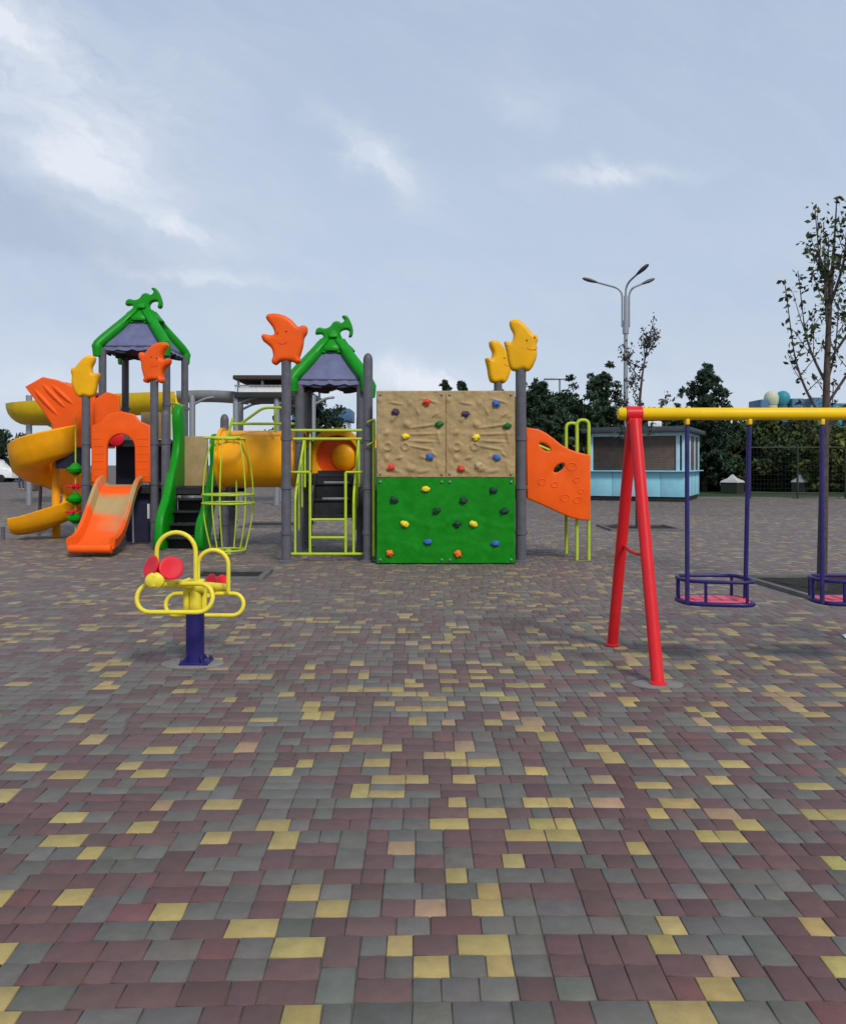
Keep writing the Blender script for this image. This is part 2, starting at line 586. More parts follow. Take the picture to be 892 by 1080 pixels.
def build_paving():
    rng = random.Random(5)
    nr = np.random.default_rng(5)
    N = 432
    S = N * UNIT
    patch = [paver_patch(N, rng) for _ in range(3)]
    rects = []
    for i in range(-4, 3):
        for j in range(0, 5):
            p = patch[nr.integers(3)].copy()
            x0, y0, w, d = p.T
            if nr.random() < .5:
                x0 = N - x0 - w
            rects.append(np.stack([x0 * UNIT + (i + .5) * S, y0 * UNIT + j * S - 3.0, w * UNIT, d * UNIT], 1))
    A = np.concatenate(rects)
    cx, cy = A[:, 0] + A[:, 2] / 2, A[:, 1] + A[:, 3] / 2
    n = len(A)
    pal = nr.random(n)
    cols = np.zeros((n, 3))
    # laid from mixed pallets: slow drift in the share of each colour
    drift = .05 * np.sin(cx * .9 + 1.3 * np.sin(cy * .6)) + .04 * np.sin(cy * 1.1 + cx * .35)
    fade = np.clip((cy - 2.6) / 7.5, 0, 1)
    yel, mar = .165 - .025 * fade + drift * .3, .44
    isY = pal < yel
    isM = (pal >= yel) & (pal < yel + mar)
    isG = ~(isY | isM)
    cols[isY] = (.38, .285, .095)
    cols[isM] = (.119, .063, .059)
    cols[isG] = (.124, .116, .098)
    odd = nr.random(n)
    cols[isM & (odd < .06)] = (.140, .060, .056)
    cols[isG & (odd < .10)] = (.142, .130, .110)
    cols[isY & (odd < .15)] = (.34, .225, .12)
    # colours blend towards one mauve-grey tone with distance from the camera
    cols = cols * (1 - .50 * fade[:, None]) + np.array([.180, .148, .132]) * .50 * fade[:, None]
    cols *= (1 + nr.normal(0, .09, n).clip(-.25, .25))[:, None]
    cols *= 1 + nr.normal(0, .03, (n, 3))

    def warp(x, y):
        return (x + .03 * np.sin(y * .45 + .3) + .006 * np.sin(y * 1.7 + x * .9),
                y + .05 * np.sin(x * .5 + 1) + .012 * np.sin(x * 1.5 + y * .5))
    gap, bev = .0016, .0030
    jit = nr.normal(0, .0009, (n, 4, 2))
    hz = nr.normal(0, .0006, n)
    tilt = nr.normal(0, .005, (n, 2))
    sx = np.array([-1, 1, 1, -1])
    sy = np.array([-1, -1, 1, 1])

    def corners(sel, inset, z):
        a = A[sel]
        hx = (a[:, 2] / 2 - inset)[:, None]
        hy = (a[:, 3] / 2 - inset)[:, None]
        X = cx[sel][:, None] + sx * hx + jit[sel][:, :, 0]
        Y = cy[sel][:, None] + sy * hy + jit[sel][:, :, 1]
        Zc = z + hz[sel][:, None] + tilt[sel][:, :1] * sx * hx + tilt[sel][:, 1:] * sy * hy
        X, Y = warp(X, Y)
        return np.stack([X, Y, Zc], 2)
    near = (np.abs(cx) < 13) & (cy < 24)
    ni = np.where(near)[0]
    fi = np.where(~near)[0]
    top = corners(ni, gap + bev, 0.0)
    mid = corners(ni, gap + bev * .25, -.0018)
    low = corners(ni, gap, -.0075)
    k = len(ni)
    V = np.concatenate([top, mid, low], 1).reshape(-1, 3)
    base = (np.arange(k) * 12)[:, None]
    q = [base + np.array([0, 1, 2, 3])]
    for lo in (0, 4):
        for e in range(4):
            f = (e + 1) % 4
            q.append(base + np.array([lo + e, lo + 4 + e, lo + 4 + f, lo + f]))
    Fn = np.stack(q, 1).reshape(-1, 4)
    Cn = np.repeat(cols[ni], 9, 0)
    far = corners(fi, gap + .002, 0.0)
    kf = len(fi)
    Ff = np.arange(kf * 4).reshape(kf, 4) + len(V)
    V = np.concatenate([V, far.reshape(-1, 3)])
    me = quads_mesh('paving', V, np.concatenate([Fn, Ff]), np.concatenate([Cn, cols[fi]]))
    m = bpy.data.materials.new('concrete_pavers')
    m.use_nodes = True
    t = NT(m.node_tree)
    out = t.n('ShaderNodeOutputMaterial')
    b = t.n('ShaderNodeBsdfPrincipled')
    t.t.links.new(b.outputs[0], out.inputs[0])
    co = t.n('ShaderNodeTexCoord').outputs['Object']
    at = t.n('ShaderNodeAttribute', attribute_name='tone').outputs['Color']
    grain = t.noise(co, 260, 3, .7)
    blot = t.ramp(t.noise(co, 14, 6, .65), .3, .72)
    hs = t.n('ShaderNodeHueSaturation')
    t.put(hs.inputs['Color'], at)
    t.put(hs.inputs['Value'], t.m('ADD', .62, t.m('ADD', t.m('MULTIPLY', grain, .42), t.m('MULTIPLY', blot, .34))))
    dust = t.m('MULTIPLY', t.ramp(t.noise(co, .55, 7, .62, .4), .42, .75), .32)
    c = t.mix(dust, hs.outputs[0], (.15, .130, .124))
    spot = t.m('MULTIPLY', t.ramp(t.noise(co, 5.5, 2, .5), .70, .76), .28)
    c = t.mix(spot, c, (.05, .045, .045))
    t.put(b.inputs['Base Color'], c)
    t.put(b.inputs['Roughness'], t.m('ADD', .62, t.m('MULTIPLY', blot, .18)))
    b.inputs['Specular IOR Level'].default_value = .4
    bp = t.n('ShaderNodeBump')
    bp.inputs['Strength'].default_value = .35
    bp.inputs['Distance'].default_value = .004
    t.put(bp.inputs['Height'], t.m('ADD', grain, t.noise(co, 60, 4)))
    t.t.links.new(bp.outputs[0], b.inputs['Normal'])
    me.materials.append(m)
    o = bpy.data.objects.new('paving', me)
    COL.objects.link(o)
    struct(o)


build_paving()
g = MB()
g.bm.faces.new([g.bm.verts.new(p) for p in ((-900, -60, -.0065), (900, -60, -.0065), (900, 1500, -.0065), (-900, 1500, -.0065))])
M['ground'] = mat('sandy_joint_ground', (0.13, 0.11, 0.098), .95, .25, 2, .4, 40)
struct(g.build('ground', M['ground']))


def sheet(name, pts, z, m):
    b = MB()
    b.bm.faces.new([b.bm.verts.new((x, y, z)) for x, y in pts])
    return struct(b.build(name, m))


def tree_pit(x, y, w, d, ang=0):
    """soil square with a concrete kerb frame flush with the paving, 3 cm proud"""
    ca, sa = math.cos(ang), math.sin(ang)

    def r(px, py):
        return (x + px * ca - py * sa, y + px * sa + py * ca)
    b = MB()
    k = 10
    g = [[b.bm.verts.new((*r(-w / 2 + w * i / k, -d / 2 + d * j / k), .012 + .012 * noise.noise((i * .7 + x, j * .7 + y, 0)))) for i in range(k + 1)] for j in range(k + 1)]
    for j in range(k):
        for i in range(k):
            b.bm.faces.new((g[j][i], g[j][i + 1], g[j + 1][i + 1], g[j + 1][i]))
    struct(b.build('soil', M['soil']))
    rot = Matrix.Rotation(ang, 3, 'Z')
    b = MB()
    t = .08
    for c, s in (((0, -d / 2 - t / 2), (w + 2 * t, t)), ((0, d / 2 + t / 2), (w + 2 * t, t)), ((-w / 2 - t / 2, 0), (t, d - .004)), ((w / 2 + t / 2, 0), (t, d - .004))):
        b.box((*r(*c), -.01), (s[0], s[1], .12), rot, .012)
    struct(b.build('kerb', M['kerb']))


# right sapling pit, thin sapling pit, the pit behind the seesaw, one beyond the tunnel
tree_pit(5.02, 10.15, 1.45, 1.7, R(4))
tree_pit(5.05, 19.6, 1.5, 1.4)
tree_pit(W(243, 11.2), 11.2, .85, .75, R(2))
tree_pit(-3.55, 20.6, 1.5, 1.4)
sheet('lawn', ((11.6, 37.4), (60, 34.6), (90, 34), (90, 120), (11, 120)), .006, M['grass'])
b = MB()
b.tube([(11.6, 37.3, .0), (60, 34.5, .0), (90, 33.9, .0)], .08, 6)
struct(b.build('kerb', M['kerb']))


# ------------------------------------------------------------------ the play structure
PS = thing('play_structure', 'large multicoloured plastic playground with roofed towers, slides, tunnel and climbing wall on grey posts', 'playground', (-2.6, 14.6, 0))


def part(name, mb, m, parent=None, **k):
    o = mb.build(name, m, parent or PS, **k)
    return o


def post(x, y, top, r=.075, cap=True, collars=(.45, 1.15, 1.9)):
    b = MB()
    prof = [(r, -.02), (r, top - .06)]
    b.lathe(prof + ([(r * .95, top - .02), (r * .7, top + .025), (r * .3, top + .05), (0.0, top + .055)] if cap else [(r, top)]), (x, y, 0), 18)
    o = part('post', b, M['post'])
    for z in collars:
        if z < top - .1:
            c = MB()
            c.lathe([(r + .001, z - .03), (r + .012, z - .028), (r + .012, z + .028), (r + .001, z + .03)], (x, y, 0), 18)
            c.box((x + r + .008, y, z), (.03, .02, .05), bev=.004)
            part('collar', c, M['post'], o)
    c = MB()
    c.lathe([(r + .001, -.01), (r + .05, .0), (r + .05, .012), (r + .012, .03), (r + .001, .034)], (x, y, 0), 18)
    part('base_plate', c, M['post'], o)
    return o


MOON_A = [(110, 120), (130, 100), (180, 97), (235, 110), (280, 135), (310, 165), (335, 188), (365, 178), (393, 190), (392, 230), (372, 265), (365, 320), (350, 370), (342, 400), (350, 428), (320, 445), (295, 430), (240, 425), (205, 430), (180, 450), (155, 440), (150, 415), (160, 390), (150, 340), (120, 310), (90, 285), (80, 250), (100, 238), (140, 246), (168, 238), (160, 200), (140, 170), (120, 145)]
MOON_B = [(262, 110), (300, 97), (340, 110), (380, 150), (412, 192), (438, 202), (446, 230), (438, 262), (440, 330), (420, 390), (397, 425), (375, 436), (350, 425), (315, 434), (285, 432), (265, 415), (252, 370), (244, 320), (235, 285), (226, 245), (245, 236), (270, 246), (284, 225), (285, 190), (266, 150)]


def moon(kind, x, y, zb, h, m, flip=1, turn=0.0, wide=1.0, face=True):
    """puffy crescent ornament standing on a post"""
    src = MOON_A if kind == 'A' else MOON_B
    ys = [p[1] for p in src]
    xs = [p[0] for p in src]
    sc = h / (max(ys) - min(ys))
    xc = 248 if kind == 'A' else 335
    pts = [(flip * (p[0] - xc) * sc * wide, (max(ys) - p[1]) * sc) for p in src]
    if flip < 0:
        pts = pts[::-1]
    pts = smooth_closed(pts, 3)
    tm = T(x, y, zb) @ Matrix.Rotation(turn, 4, 'Z') @ XZ
    b = MB().panel(pts, (), .20, .065, tm, 4)
    o = part('moon_ornament', b, m, angle=60)
    if not face:
        return
    ex = [(195, 238), (255, 226)] if kind == 'A' else [(375, 240), (425, 222)]
    for q in ex:
        p = tm @ Vector((flip * (q[0] - xc) * sc * wide, (max(ys) - q[1]) * sc, .100))
        e = MB().lathe([(0, -.006), (.014, -.004), (.016, 0.0), (.014, .004), (0, .006)], p, 10, 'Y', sx=.8)
        part('eye', e, M['wood'], o)
    s = MB()
    mx, my = ((228, 290) if kind == 'A' else (410, 280))
    arc = [tm @ Vector((flip * (mx - xc + 34 * math.cos(a)) * sc * wide, (max(ys) - my - 22 * math.sin(a)) * sc, .101)) for a in np.linspace(.25, 2.9, 8)]
    s.tube(arc, .005, 6)
    part('mouth', s, M['orange'] if m is not M['orange'] else M['red'], o)


FINIAL = [(440, 325), (462, 290), (485, 272), (502, 252), (490, 236), (455, 238), (460, 210), (482, 200), (510, 206), (540, 195), (562, 166), (590, 160), (612, 170), (630, 150), (615, 128), (642, 126), (665, 160), (681, 210), (676, 246), (655, 250), (660, 217), (640, 206), (612, 215), (601, 240), (612, 265), (642, 290), (682, 325), (686, 346), (600, 338), (560, 334), (520, 338), (440, 346)]


def roof(cx, cy, half, ze, hgt, fin):
    """hipped plastic roof: four grey slopes, green hips with foot caps, leafy green top"""
    zt = ze + hgt
    top = half * .20
    b = MB()
    for k in range(4):
        a = k * math.pi / 2
        ca, sa = math.cos(a), math.sin(a)
        n, rows = 14, 7

        def pt(u, v, off):
            # u across -1..1, v 0 at eave..1 at top, slightly dished
            w = half * (1 - v) + top * v
            z = ze + hgt * (v ** .92) - .035 * math.sin(math.pi * v)
            d = w + off
            if v == 0:
                z -= .05 + .035 * abs(math.sin(u * math.pi * 2.5))
            lx, ly = u * w, -d
            return Vector((cx + lx * ca - ly * sa, cy + lx * sa + ly * ca, z))
        for off, flip in ((0, False), (-.035, True)):
            g = [[b.bm.verts.new(pt(-1 + 2 * i / n, j / rows, off)) for i in range(n + 1)] for j in range(rows + 1)]
            for j in range(rows):
                for i in range(n):
                    q = (g[j][i], g[j][i + 1], g[j + 1][i + 1], g[j + 1][i])
                    b.bm.faces.new(q[::-1] if flip else q)
    o = part('roof', b, M['roof'], angle=30)
    # dark scalloped skirt under the eave
    s = MB()
    for k in range(4):
        a = k * math.pi / 2
        rot = Matrix.Rotation(a, 4, 'Z')
        w = half - .05
        pts = [(-w, .05), (w, .05)]
        low = []
        for i in range(25):
            x = w - 2 * w * i / 24
            notch = .07 if abs(x) < w * .22 else 0
            low.append((x, -.075 - .03 * abs(math.sin(x / w * math.pi * 1.5)) + notch))
        s.panel(pts + low, (), .035, .008, T(cx, cy, ze - .02) @ rot @ T(0, -w - .005, 0) @ XZ)
    part('roof_skirt', s, M['roofdk'], o)
    for sx in (-1, 1):
        for sy in (-1, 1):
            r = MB()
            path = []
            for j in range(9):
                v = j / 8
                w = half * (1 - v) + top * v + .02
                path.append((cx + sx * w, cy + sy * w, ze + .03 + hgt * (v ** .92) - .03 * math.sin(math.pi * v)))
            r.tube(path, [.10, .108, .110, .110, .108, .105, .10, .095, .09], 10)
            x, y = cx + sx * (half + .02), cy + sy * (half + .02)
            r.lathe([(.06, -.20), (.085, -.19), (.098, -.06), (.105, .03), (.075, .085), (0, .10)], (x, y, ze + .0), 12)
            r.tube([(x, y, ze), (x + sx * .07, y + sy * .07, ze + .01)], [.07, .045], 10)
            part('roof_ridge', r, M['green'], o)
    f = MB()
    sc = half / .60 * 1.14
    f.lathe([(.0, -.05), (.27, -.10), (.28, -.05), (.22, .03), (.15, .13), (.11, .24), (.07, .33), (0, .37)], (cx, cy, zt - .03), 16, sx=sc, sy=sc)
    for turn, k in ((0, 1.0), (math.pi / 2, .74)):
        src = [((p[0] - 560) / 395 * sc * k, (345 - p[1]) / 395 * sc * k) for p in FINIAL]
        if turn in (math.pi, -math.pi / 2):
            src = [(x * 1.5, z * 1.1) for x, z in src]
        f.panel(smooth_closed(src, 3), (), .17 * sc * k, .022 * sc * k, T(cx, cy, zt - .12) @ Matrix.Rotation(turn + .12, 4, 'Z') @ XZ, 3)
    # jagged leaf collar lying on the four slopes
    for q in range(4):
        col_ = [(-.34, -.10), (-.27, .06), (-.19, .20), (0, .24), (.19, .20), (.27, .06), (.34, -.10), (.22, -.02), (.11, -.09), (0, -.01), (-.11, -.09), (-.22, -.02)]
        f.panel([(x * sc, z * sc) for x, z in col_][::-1], (), .07, .02, T(cx, cy, zt - .10) @ Matrix.Rotation(q * math.pi / 2, 4, 'Z') @ T(0, -top - .085, 0) @ Matrix.Rotation(-math.atan2(half - top, hgt), 4, 'X') @ XZ, 2)
    part('finial', f, M['green'], o, angle=60)


def deck(x0, x1, y0, y1, z):
    b = MB().box(((x0 + x1) / 2, (y0 + y1) / 2, z - .03), (x1 - x0, y1 - y0, .06), bev=.01)
    b.box(((x0 + x1) / 2, y0 + .02, z - .10), (x1 - x0 - .1, .04, .08))
    b.box(((x0 + x1) / 2, y1 - .02, z - .10), (x1 - x0 - .1, .04, .08))
    return part('deck', b, M['deck'])


# posts ------------------------------------------------------------------
AY = 12.9
ax, bx, gx = W(302, AY), W(388, AY), W(549, AY)
post(ax, AY, 3.10, cap=False)
post(bx, AY, 3.17)
post(gx, AY, 3.0, .082, cap=False)
moon('A', ax, AY, 3.04, .79, M['orange'])
moon('B', gx, AY, 2.94, .80, M['yellow'], turn=R(-8))
hx, hy = W(525, 15.2), 15.2
post(hx, hy, 3.05, cap=False)
moon('B', hx, hy, 2.98, .78, M['yellow'], turn=R(14), wide=.95)
for x, y in ((-2.09, 14.15), (-1.05, 14.15), (-2.09, 15.2), (-1.05, 15.2)):
    post(x, y, 2.86, cap=False)
roof(-1.58, 14.68, .60, 2.92, .68, .46)
deck(-2.1, -1.0, 14.1, 15.25, 1.34)
deck(-.95, 1.55, 13.05, 15.25, 1.10)
post(.35, 15.2, 1.75)
post(-.85, 15.2, 1.75)

# climbing wall ----------------------------------------------------------
WY = 12.56
wx0, wx1 = W(397, WY), W(543, WY)
wz0, wzm, wz1 = 0.01, Zh(504, WY), Zh(412, WY)
pw = (wx1 - wx0) / 2


def relief(u, v, kind):
    """moulded relief in metres; u,v in metres from the panel's lower left"""
    h = (.016 if kind == 0 else .006) * noise.noise((u * 5, v * 5, kind * 7.3)) + (.012 if kind == 0 else .003) * noise.noise((u * 13, v * 13, 2 + kind)) + (.005 * noise.noise((u * 31, v * 31, 4)) if kind == 0 else 0)
    if kind == 0:
        for cu, cv, a, bb, deg, amp in ((.72, .78, .22, .022, 8, .035), (.70, .66, .20, .020, 2, .032), (.70, .55, .20, .020, -3, .032), (.68, .45, .18, .020, -10, .03),
                                        (.46, .80, .05, .05, 0, .05), (.15, .68, .05, .035, 40, .04), (.10, .42, .05, .07, 20, .035), (.16, .30, .04, .05, 0, .04),
                                        (.52, .14, .08, .05, 0, .045), (.88, .95, .06, .02, 40, .03), (.30, 1.12, .09, .02, -10, .03), (.80, 1.16, .12, .02, -15, .03),
                                        (.92, .20, .03, .06, 0, .03), (.30, .95, .03, .06, -30, .03), (.62, 1.00, .02, .06, 20, .03), (.40, .62, .06, .03, 60, .04), (.86, .36, .05, .02, -50, .035), (.34, .30, .07, .025, 15, .03), (.24, .88, .05, .03, 70, .035), (.50, 1.12, .04, .05, 0, .03), (.72, .30, .07, .02, -20, .03), (.05, 1.18, .04, .05, 0, .03), (.93, .62, .025, .10, 10, .03), (.70, .10, .10, .03, 10, .03), (.25, .12, .09, .03, -12, .035)):
            du, dv = u - cu, v - cv
            ca, sa = math.cos(R(deg)), math.sin(R(deg))
            p, q = (du * ca + dv * sa) / a, (dv * ca - du * sa) / bb
            e = p * p + q * q
            if e < 9:
                h += amp * math.exp(-e ** 1.5)
        for cu, cv, rr in ((.17, .47, .055), (.43, .47, .05)):
            d = math.hypot(u - cu, v - cv)
            h += .03 * math.exp(-((d - rr) / .018) ** 2)
    else:
        h += .007 * math.exp(-((v - .62 - .08 * math.sin(u * 5)) / .05) ** 2) + .006 * math.exp(-((v - .25 - .1 * math.sin(u * 4 + 1)) / .06) ** 2)
    return h


for kind, z0, z1, m, nm in ((0, wzm, wz1, M['tan'], 'tan_climbing_panel'), (1, wz0, wzm, M['green_wall'], 'green_climbing_panel')):
    for k in range(2):
        b = MB()
        H = z1 - z0
        nu, nv = 84, 104
        x0 = wx0 + k * pw
        g = []
        for j in range(nv + 1):
            row = []
            for i in range(nu + 1):
                u, v = pw * i / nu, H * j / nv
                ed = min(u if k == 0 else 9, pw - u if k == 1 else 9, v if kind == 1 else 9, H - v if kind == 0 else 9)
                if kind == 0:
                    ed = min(ed, .003 + min(u, pw - u, v))
                f = min(1, ed / (.008 if kind == 0 else .003))
                f = f * f * (3 - 2 * f)
                h = (relief(u, v, kind) * .65 + .02) * f
                row.append(b.bm.verts.new((x0 + pw * i / nu, WY - h, z0 + .0015 + (H - .003) * j / nv)))
            g.append(row)
        for j in range(nv):
            for i in range(nu):
                b.bm.faces.new((g[j][i], g[j][i + 1], g[j + 1][i + 1], g[j + 1][i]))
        rim = [g[0][i] for i in range(nu + 1)] + [g[j][nu] for j in range(1, nv + 1)] + [g[nv][i] for i in range(nu - 1, -1, -1)] + [g[j][0] for j in range(nv - 1, 0, -1)]
        bk = [b.bm.verts.new((v.co.x, WY + .09, v.co.z)) for v in rim]
        for i in range(len(rim)):
            j = (i + 1) % len(rim)
            b.bm.faces.new((rim[j], rim[i], bk[i], bk[j]))
        b.bm.faces.new(bk[::-1])
        o = part('climbing_panel', b, m, angle=50)
        for bu, bv in ((.06, .06), (pw - .06, .06), (.06, H - .06), (pw - .06, H - .06)):
            part('bolt', MB().lathe([(0, -.018), (.012, -.016), (.020, -.006), (.022, .01), (0, .01)], (x0 + bu, WY - .028, z0 + bv), 10, 'Y'), M['steel'], o)
        o['label'] = ('sand coloured climbing panel with moulded relief' if kind == 0 else 'glossy green lower climbing panel')

UP = [('purple', 128, 393), ('purple', 380, 400), ('red', 240, 357), ('blue', 490, 363), ('green', 285, 437), ('green', 530, 443), ('yellow', 163, 482), ('yellow', 417, 485), ('blue', 250, 555), ('blue', 492, 558), ('red', 112, 593), ('red', 362, 597), ('tan', 425, 585),
      ('yellow', 235, 672), ('yellow', 160, 797), ('yellow', 408, 797), ('dark', 122, 710), ('dark', 372, 712), ('dark', 275, 750), ('dark', 520, 750), ('dark', 480, 676), ('dark', 350, 797), ('blue', 243, 862), ('blue', 487, 867), ('orange', 107, 903), ('orange', 352, 905)]
rg = random.Random(3)
for c, zx, zy in UP:
    x, z = W(380 + zx / 3.43, WY), Zh(320 + zy / 3.43, WY)
    b = MB()
    tm = bmesh.new()
    bmesh.ops.create_icosphere(tm, subdivisions=3, radius=1)
    sd = rg.random() * 50
    ang = rg.uniform(-.6, .6)
    for v in tm.verts:
        n0 = 1 + .45 * noise.noise(v.co * 1.6 + Vector((sd, 0, 0)))
        p = v.co * n0
        p = Vector((p.x * .060, p.y * .036, p.z * .045))
        p.rotate(Matrix.Rotation(ang, 3, 'Y'))
        v.co = Vector((x, WY - .036, z)) + p
    b.merge(tm)
    part('climbing_hold', b, M['h_' + c], angle=80)
# lime bar and small grip loop between the wall and the domed post
b = MB().tube([(W(394, 12.7), 12.75, .1), (W(394, 12.7), 12.75, 2.2)], .022)
b.tube(fillet([(bx, 12.78, 2.15), (bx + .12, 12.70, 2.2), (bx + .12, 12.70, 1.85), (bx, 12.78, 1.8)], .06), .014, 8)
part('grip_bar', b, M['lime'])

# right tower stair, rails, tube mouth -------------------------------------
b = MB()
for sx in (-1.80, -1.14):
    b.panel([(13.55, .58), (13.85, .58), (14.12, .80), (14.12, 1.36), (13.90, 1.30), (13.55, .82)], (), .03, .006, T(sx, 0, 0) @ YZ)
b.box((-1.47, 14.05, .98), (.67, .03, .4))
st_ = part('stair', b, M['black'])
for k, z in enumerate((.66, .92, 1.18)):
    b = MB().box((-1.47, 13.62 + .2 * k, z), (.62, .24, .05), bev=.008)
    b.box((-1.47, 13.735 + .2 * k, z + .12), (.62, .02, .20))
    part('tread', b, M['black'], st_)
    if k:
        part('tread_edge', MB().box((-1.44, 13.495 + .2 * k, z + .022), (.42, .012, .035), bev=.003), M['steel'], st_)
b = MB()
xl, xr = W(327, 12.98), W(364.5, 12.98)
yR = 12.98
for z in (Zh(454, yR), Zh(463, yR)):
    b.tube([(ax, yR - .04, z), (bx, yR - .04, z)], .022)
for x in (xl, xr):
    b.tube([(x, yR, .10), (x, yR, Zh(498, yR))], .022)
b.tube([(ax, yR, Zh(498, yR)), (xl, yR, Zh(498, yR))], .02)
b.tube([(xr, yR, Zh(498, yR)), (bx, yR, Zh(498, yR))], .02)
for py in (548, 567):
    b.tube([(xl, yR, Zh(py, yR)), (xr, yR, Zh(py, yR))], .02)
b.tube([(ax, yR, .11), (bx, yR, .11)], .022)
b.tube([(xl, yR, 2.0), (xl, yR, 1.4)], .015)
part('ladder_frame', b, M['lime'])
for x, s in ((-1.99, 1), (-1.08, -1)):
    b = MB().tube(fillet([(x, 13.0, .12), (x, 13.0, 1.0), (x, 14.08, 2.0), (x, 14.08, 1.12)], .15), .02)
    b.tube([(x, 13.4, .45), (x, 13.4, 1.35)], .014, 8)
    b.tube([(x, 13.75, .8), (x, 13.75, 1.68)], .014, 8)
    part('handrail', b, M['lime'])
# tube mouth panel at the back of the tower
py_ = 15.32
b = MB()
out = [(-.52, 0)] + [(.50 * math.cos(t), .56 + .50 * math.sin(t)) for t in np.linspace(math.pi, 0, 22)] + [(.52, 0)]
b.panel(out, [ellipse(0, .53, .385, .385, 0, 28)], .07, .015, T(-1.58, py_, 1.12) @ XZ)
o = part('tunnel_panel', b, M['amber'])
b = MB()
fr = []
for k in range(13):
    a = k / 12 * R(70)
    c = Vector((-1.58 + 1.1 * (1 - math.cos(a)), py_ + 1.1 * math.sin(a), 1.65))
    rt = Vector((math.cos(a), -math.sin(a), 0))
    fr.append((c, rt, Vector((0, 0, 1))))
b.sweep(fr, ellipse(0, 0, .43, .43, 0, 26), caps=False)
b.sweep(fr, ellipse(0, 0, .385, .385, 0, 26), caps=False)
part('tunnel', b, M['amber'])
b = MB().lathe([(0, -.09), (.12, -.08), (.20, -.05), (.245, 0), (.245, .02), (0, .02)], (-1.44, py_ + .10, 1.64), 24, 'Y')
part('bubble_window', b, M['amber'])
b = MB().lathe([(0, 0), (.384, 0), (.384, .03), (0, .03)], (-1.58, py_ + .14, 1.65), 28, 'Y')
part('tunnel_door', b, M['orange'])

# tunnel between the towers ------------------------------------------------
TY = 14.72
b = MB()
xs = np.linspace(-3.52, -2.12, 8)
prof = []
for rr in (.50, .46):
    fr = [(Vector((x, TY, 1.60)), Vector((0, 1, 0)), Vector((0, 0, 1))) for x in xs]
    b.sweep(fr, ellipse(0, 0, rr, rr, 0, 32), caps=False)
for x in (-3.52, -2.12):
    b.lathe([(.46, -.03), (.55, -.03), (.55, .03), (.46, .03), (.46, -.03)], (x, TY, 1.60), 32, 'X')
part('tunnel', b, M['amber'])
b = MB()
ry = 14.25
b.tube(fillet([(W(254, ry), ry, Zh(447, ry)), (W(277.5, ry), ry, Zh(430, ry)), (W(303, ry), ry, Zh(430, ry))], .1), .024)
b.tube([(W(244, ry), ry, Zh(447, ry)), (W(312, ry), ry, Zh(447, ry))], .024)
b.tube([(W(239.6, ry), ry, Zh(462, ry)), (W(246, ry), ry, Zh(441, ry))], .024)
b.tube([(W(290.5, ry), ry, Zh(456, ry)), (W(290.5, ry), ry, Zh(430, ry))], .022)
part('handrail', b, M['lime'])

# middle deck with dark stair, green stringers, tan panel -------------------
deck(-4.75, -3.5, 15.35, 16.7, 1.10)
post(W(237, 14.9), 14.9, 2.35)
post(-4.72, 15.32, 2.45)
post(-3.5, 15.3, 2.0)
post(-4.0, 16.7, 2.0)
b = MB()
x0, x1 = W(183, 15.9), W(219, 15.9)
b.panel([(x0, Zh(520, 15.9)), (x1, Zh(520, 15.9)), (x1, Zh(460, 15.9)), (x0, Zh(460, 15.9))], (), .06, .015, T(0, 15.95, 0) @ XZ)
part('tan_panel', b, M['tan'])
b = MB().box((-4.28, 15.46, .98), (.56, .1, .10), bev=.006)
st_ = part('stair', b, M['black'])
for k, z in enumerate((.22, .44, .66, .88)):
    b = MB().box((-4.28, 14.86 + .20 * k, z - .02), (.56, .24, .04), bev=.006)
    b.box((-4.28, 14.97 + .20 * k, z - .12), (.56, .018, .22))
    part('tread', b, M['black'], st_)
RAIL = [(14.58, 0.0), (14.98, .0), (15.16, .22), (15.38, .75), (15.62, 1.02), (15.95, 1.12), (16.0, 1.5), (16.0, 2.25), (15.92, 2.58), (15.72, 2.62), (15.60, 2.40), (15.64, 2.0), (15.56, 1.70), (15.32, 1.42), (15.12, 1.12), (14.92, .86), (14.70, .66), (14.58, .40)]
b = MB().panel(smooth_closed(RAIL, 3), (), .16, .05, T(-4.62, 0, 0) @ YZ, 3)
part('stair_side', b, M['green'], angle=60)
RAIL2 = [(y, z * .79) for y, z in RAIL]
b = MB().panel(smooth_closed(RAIL2, 3), (), .16, .05, T(-3.92, 0, 0) @ YZ, 3)
part('stair_side', b, M['green'], angle=60)

# barrel shaped lime climbing cage around its own post ------------------------
cxb, cyb = W(241, 14.0), 14.0
b = MB()
prof = [(.27, Zh(463, 14)), (.36, 1.6), (.405, 1.25), (.42, .95), (.40, .6), (.34, .3), (.28, .06)]
prof = [(r, z) for r, z in prof]
for k in range(6):
    a = k * 2 * math.pi / 6 + .42
    pts = [(cxb + r * math.cos(a), cyb + r * math.sin(a), z) for r, z in prof]
    b.tube(fillet(pts, .18, 3), .0125, 8)
for z, r in ((Zh(463, 14), .27), (Zh(521.5, 14), .425), (Zh(530.5, 14), .428), (.07, .28)):
    b.tube([(cxb + r * math.cos(t), cyb + r * math.sin(t), z) for t in np.linspace(0, 2 * math.pi, 33)[:-1]], .016, 8, closed=True)
b.tube([(cxb - .36, cyb - .2, Zh(462, 14)), (cxb + .24, cyb - .2, Zh(462, 14))], .022, 8)
b.tube([(cxb, cyb, .0), (cxb, cyb, .10)], .05, 10)
part('climbing_cage', b, M['lime'])

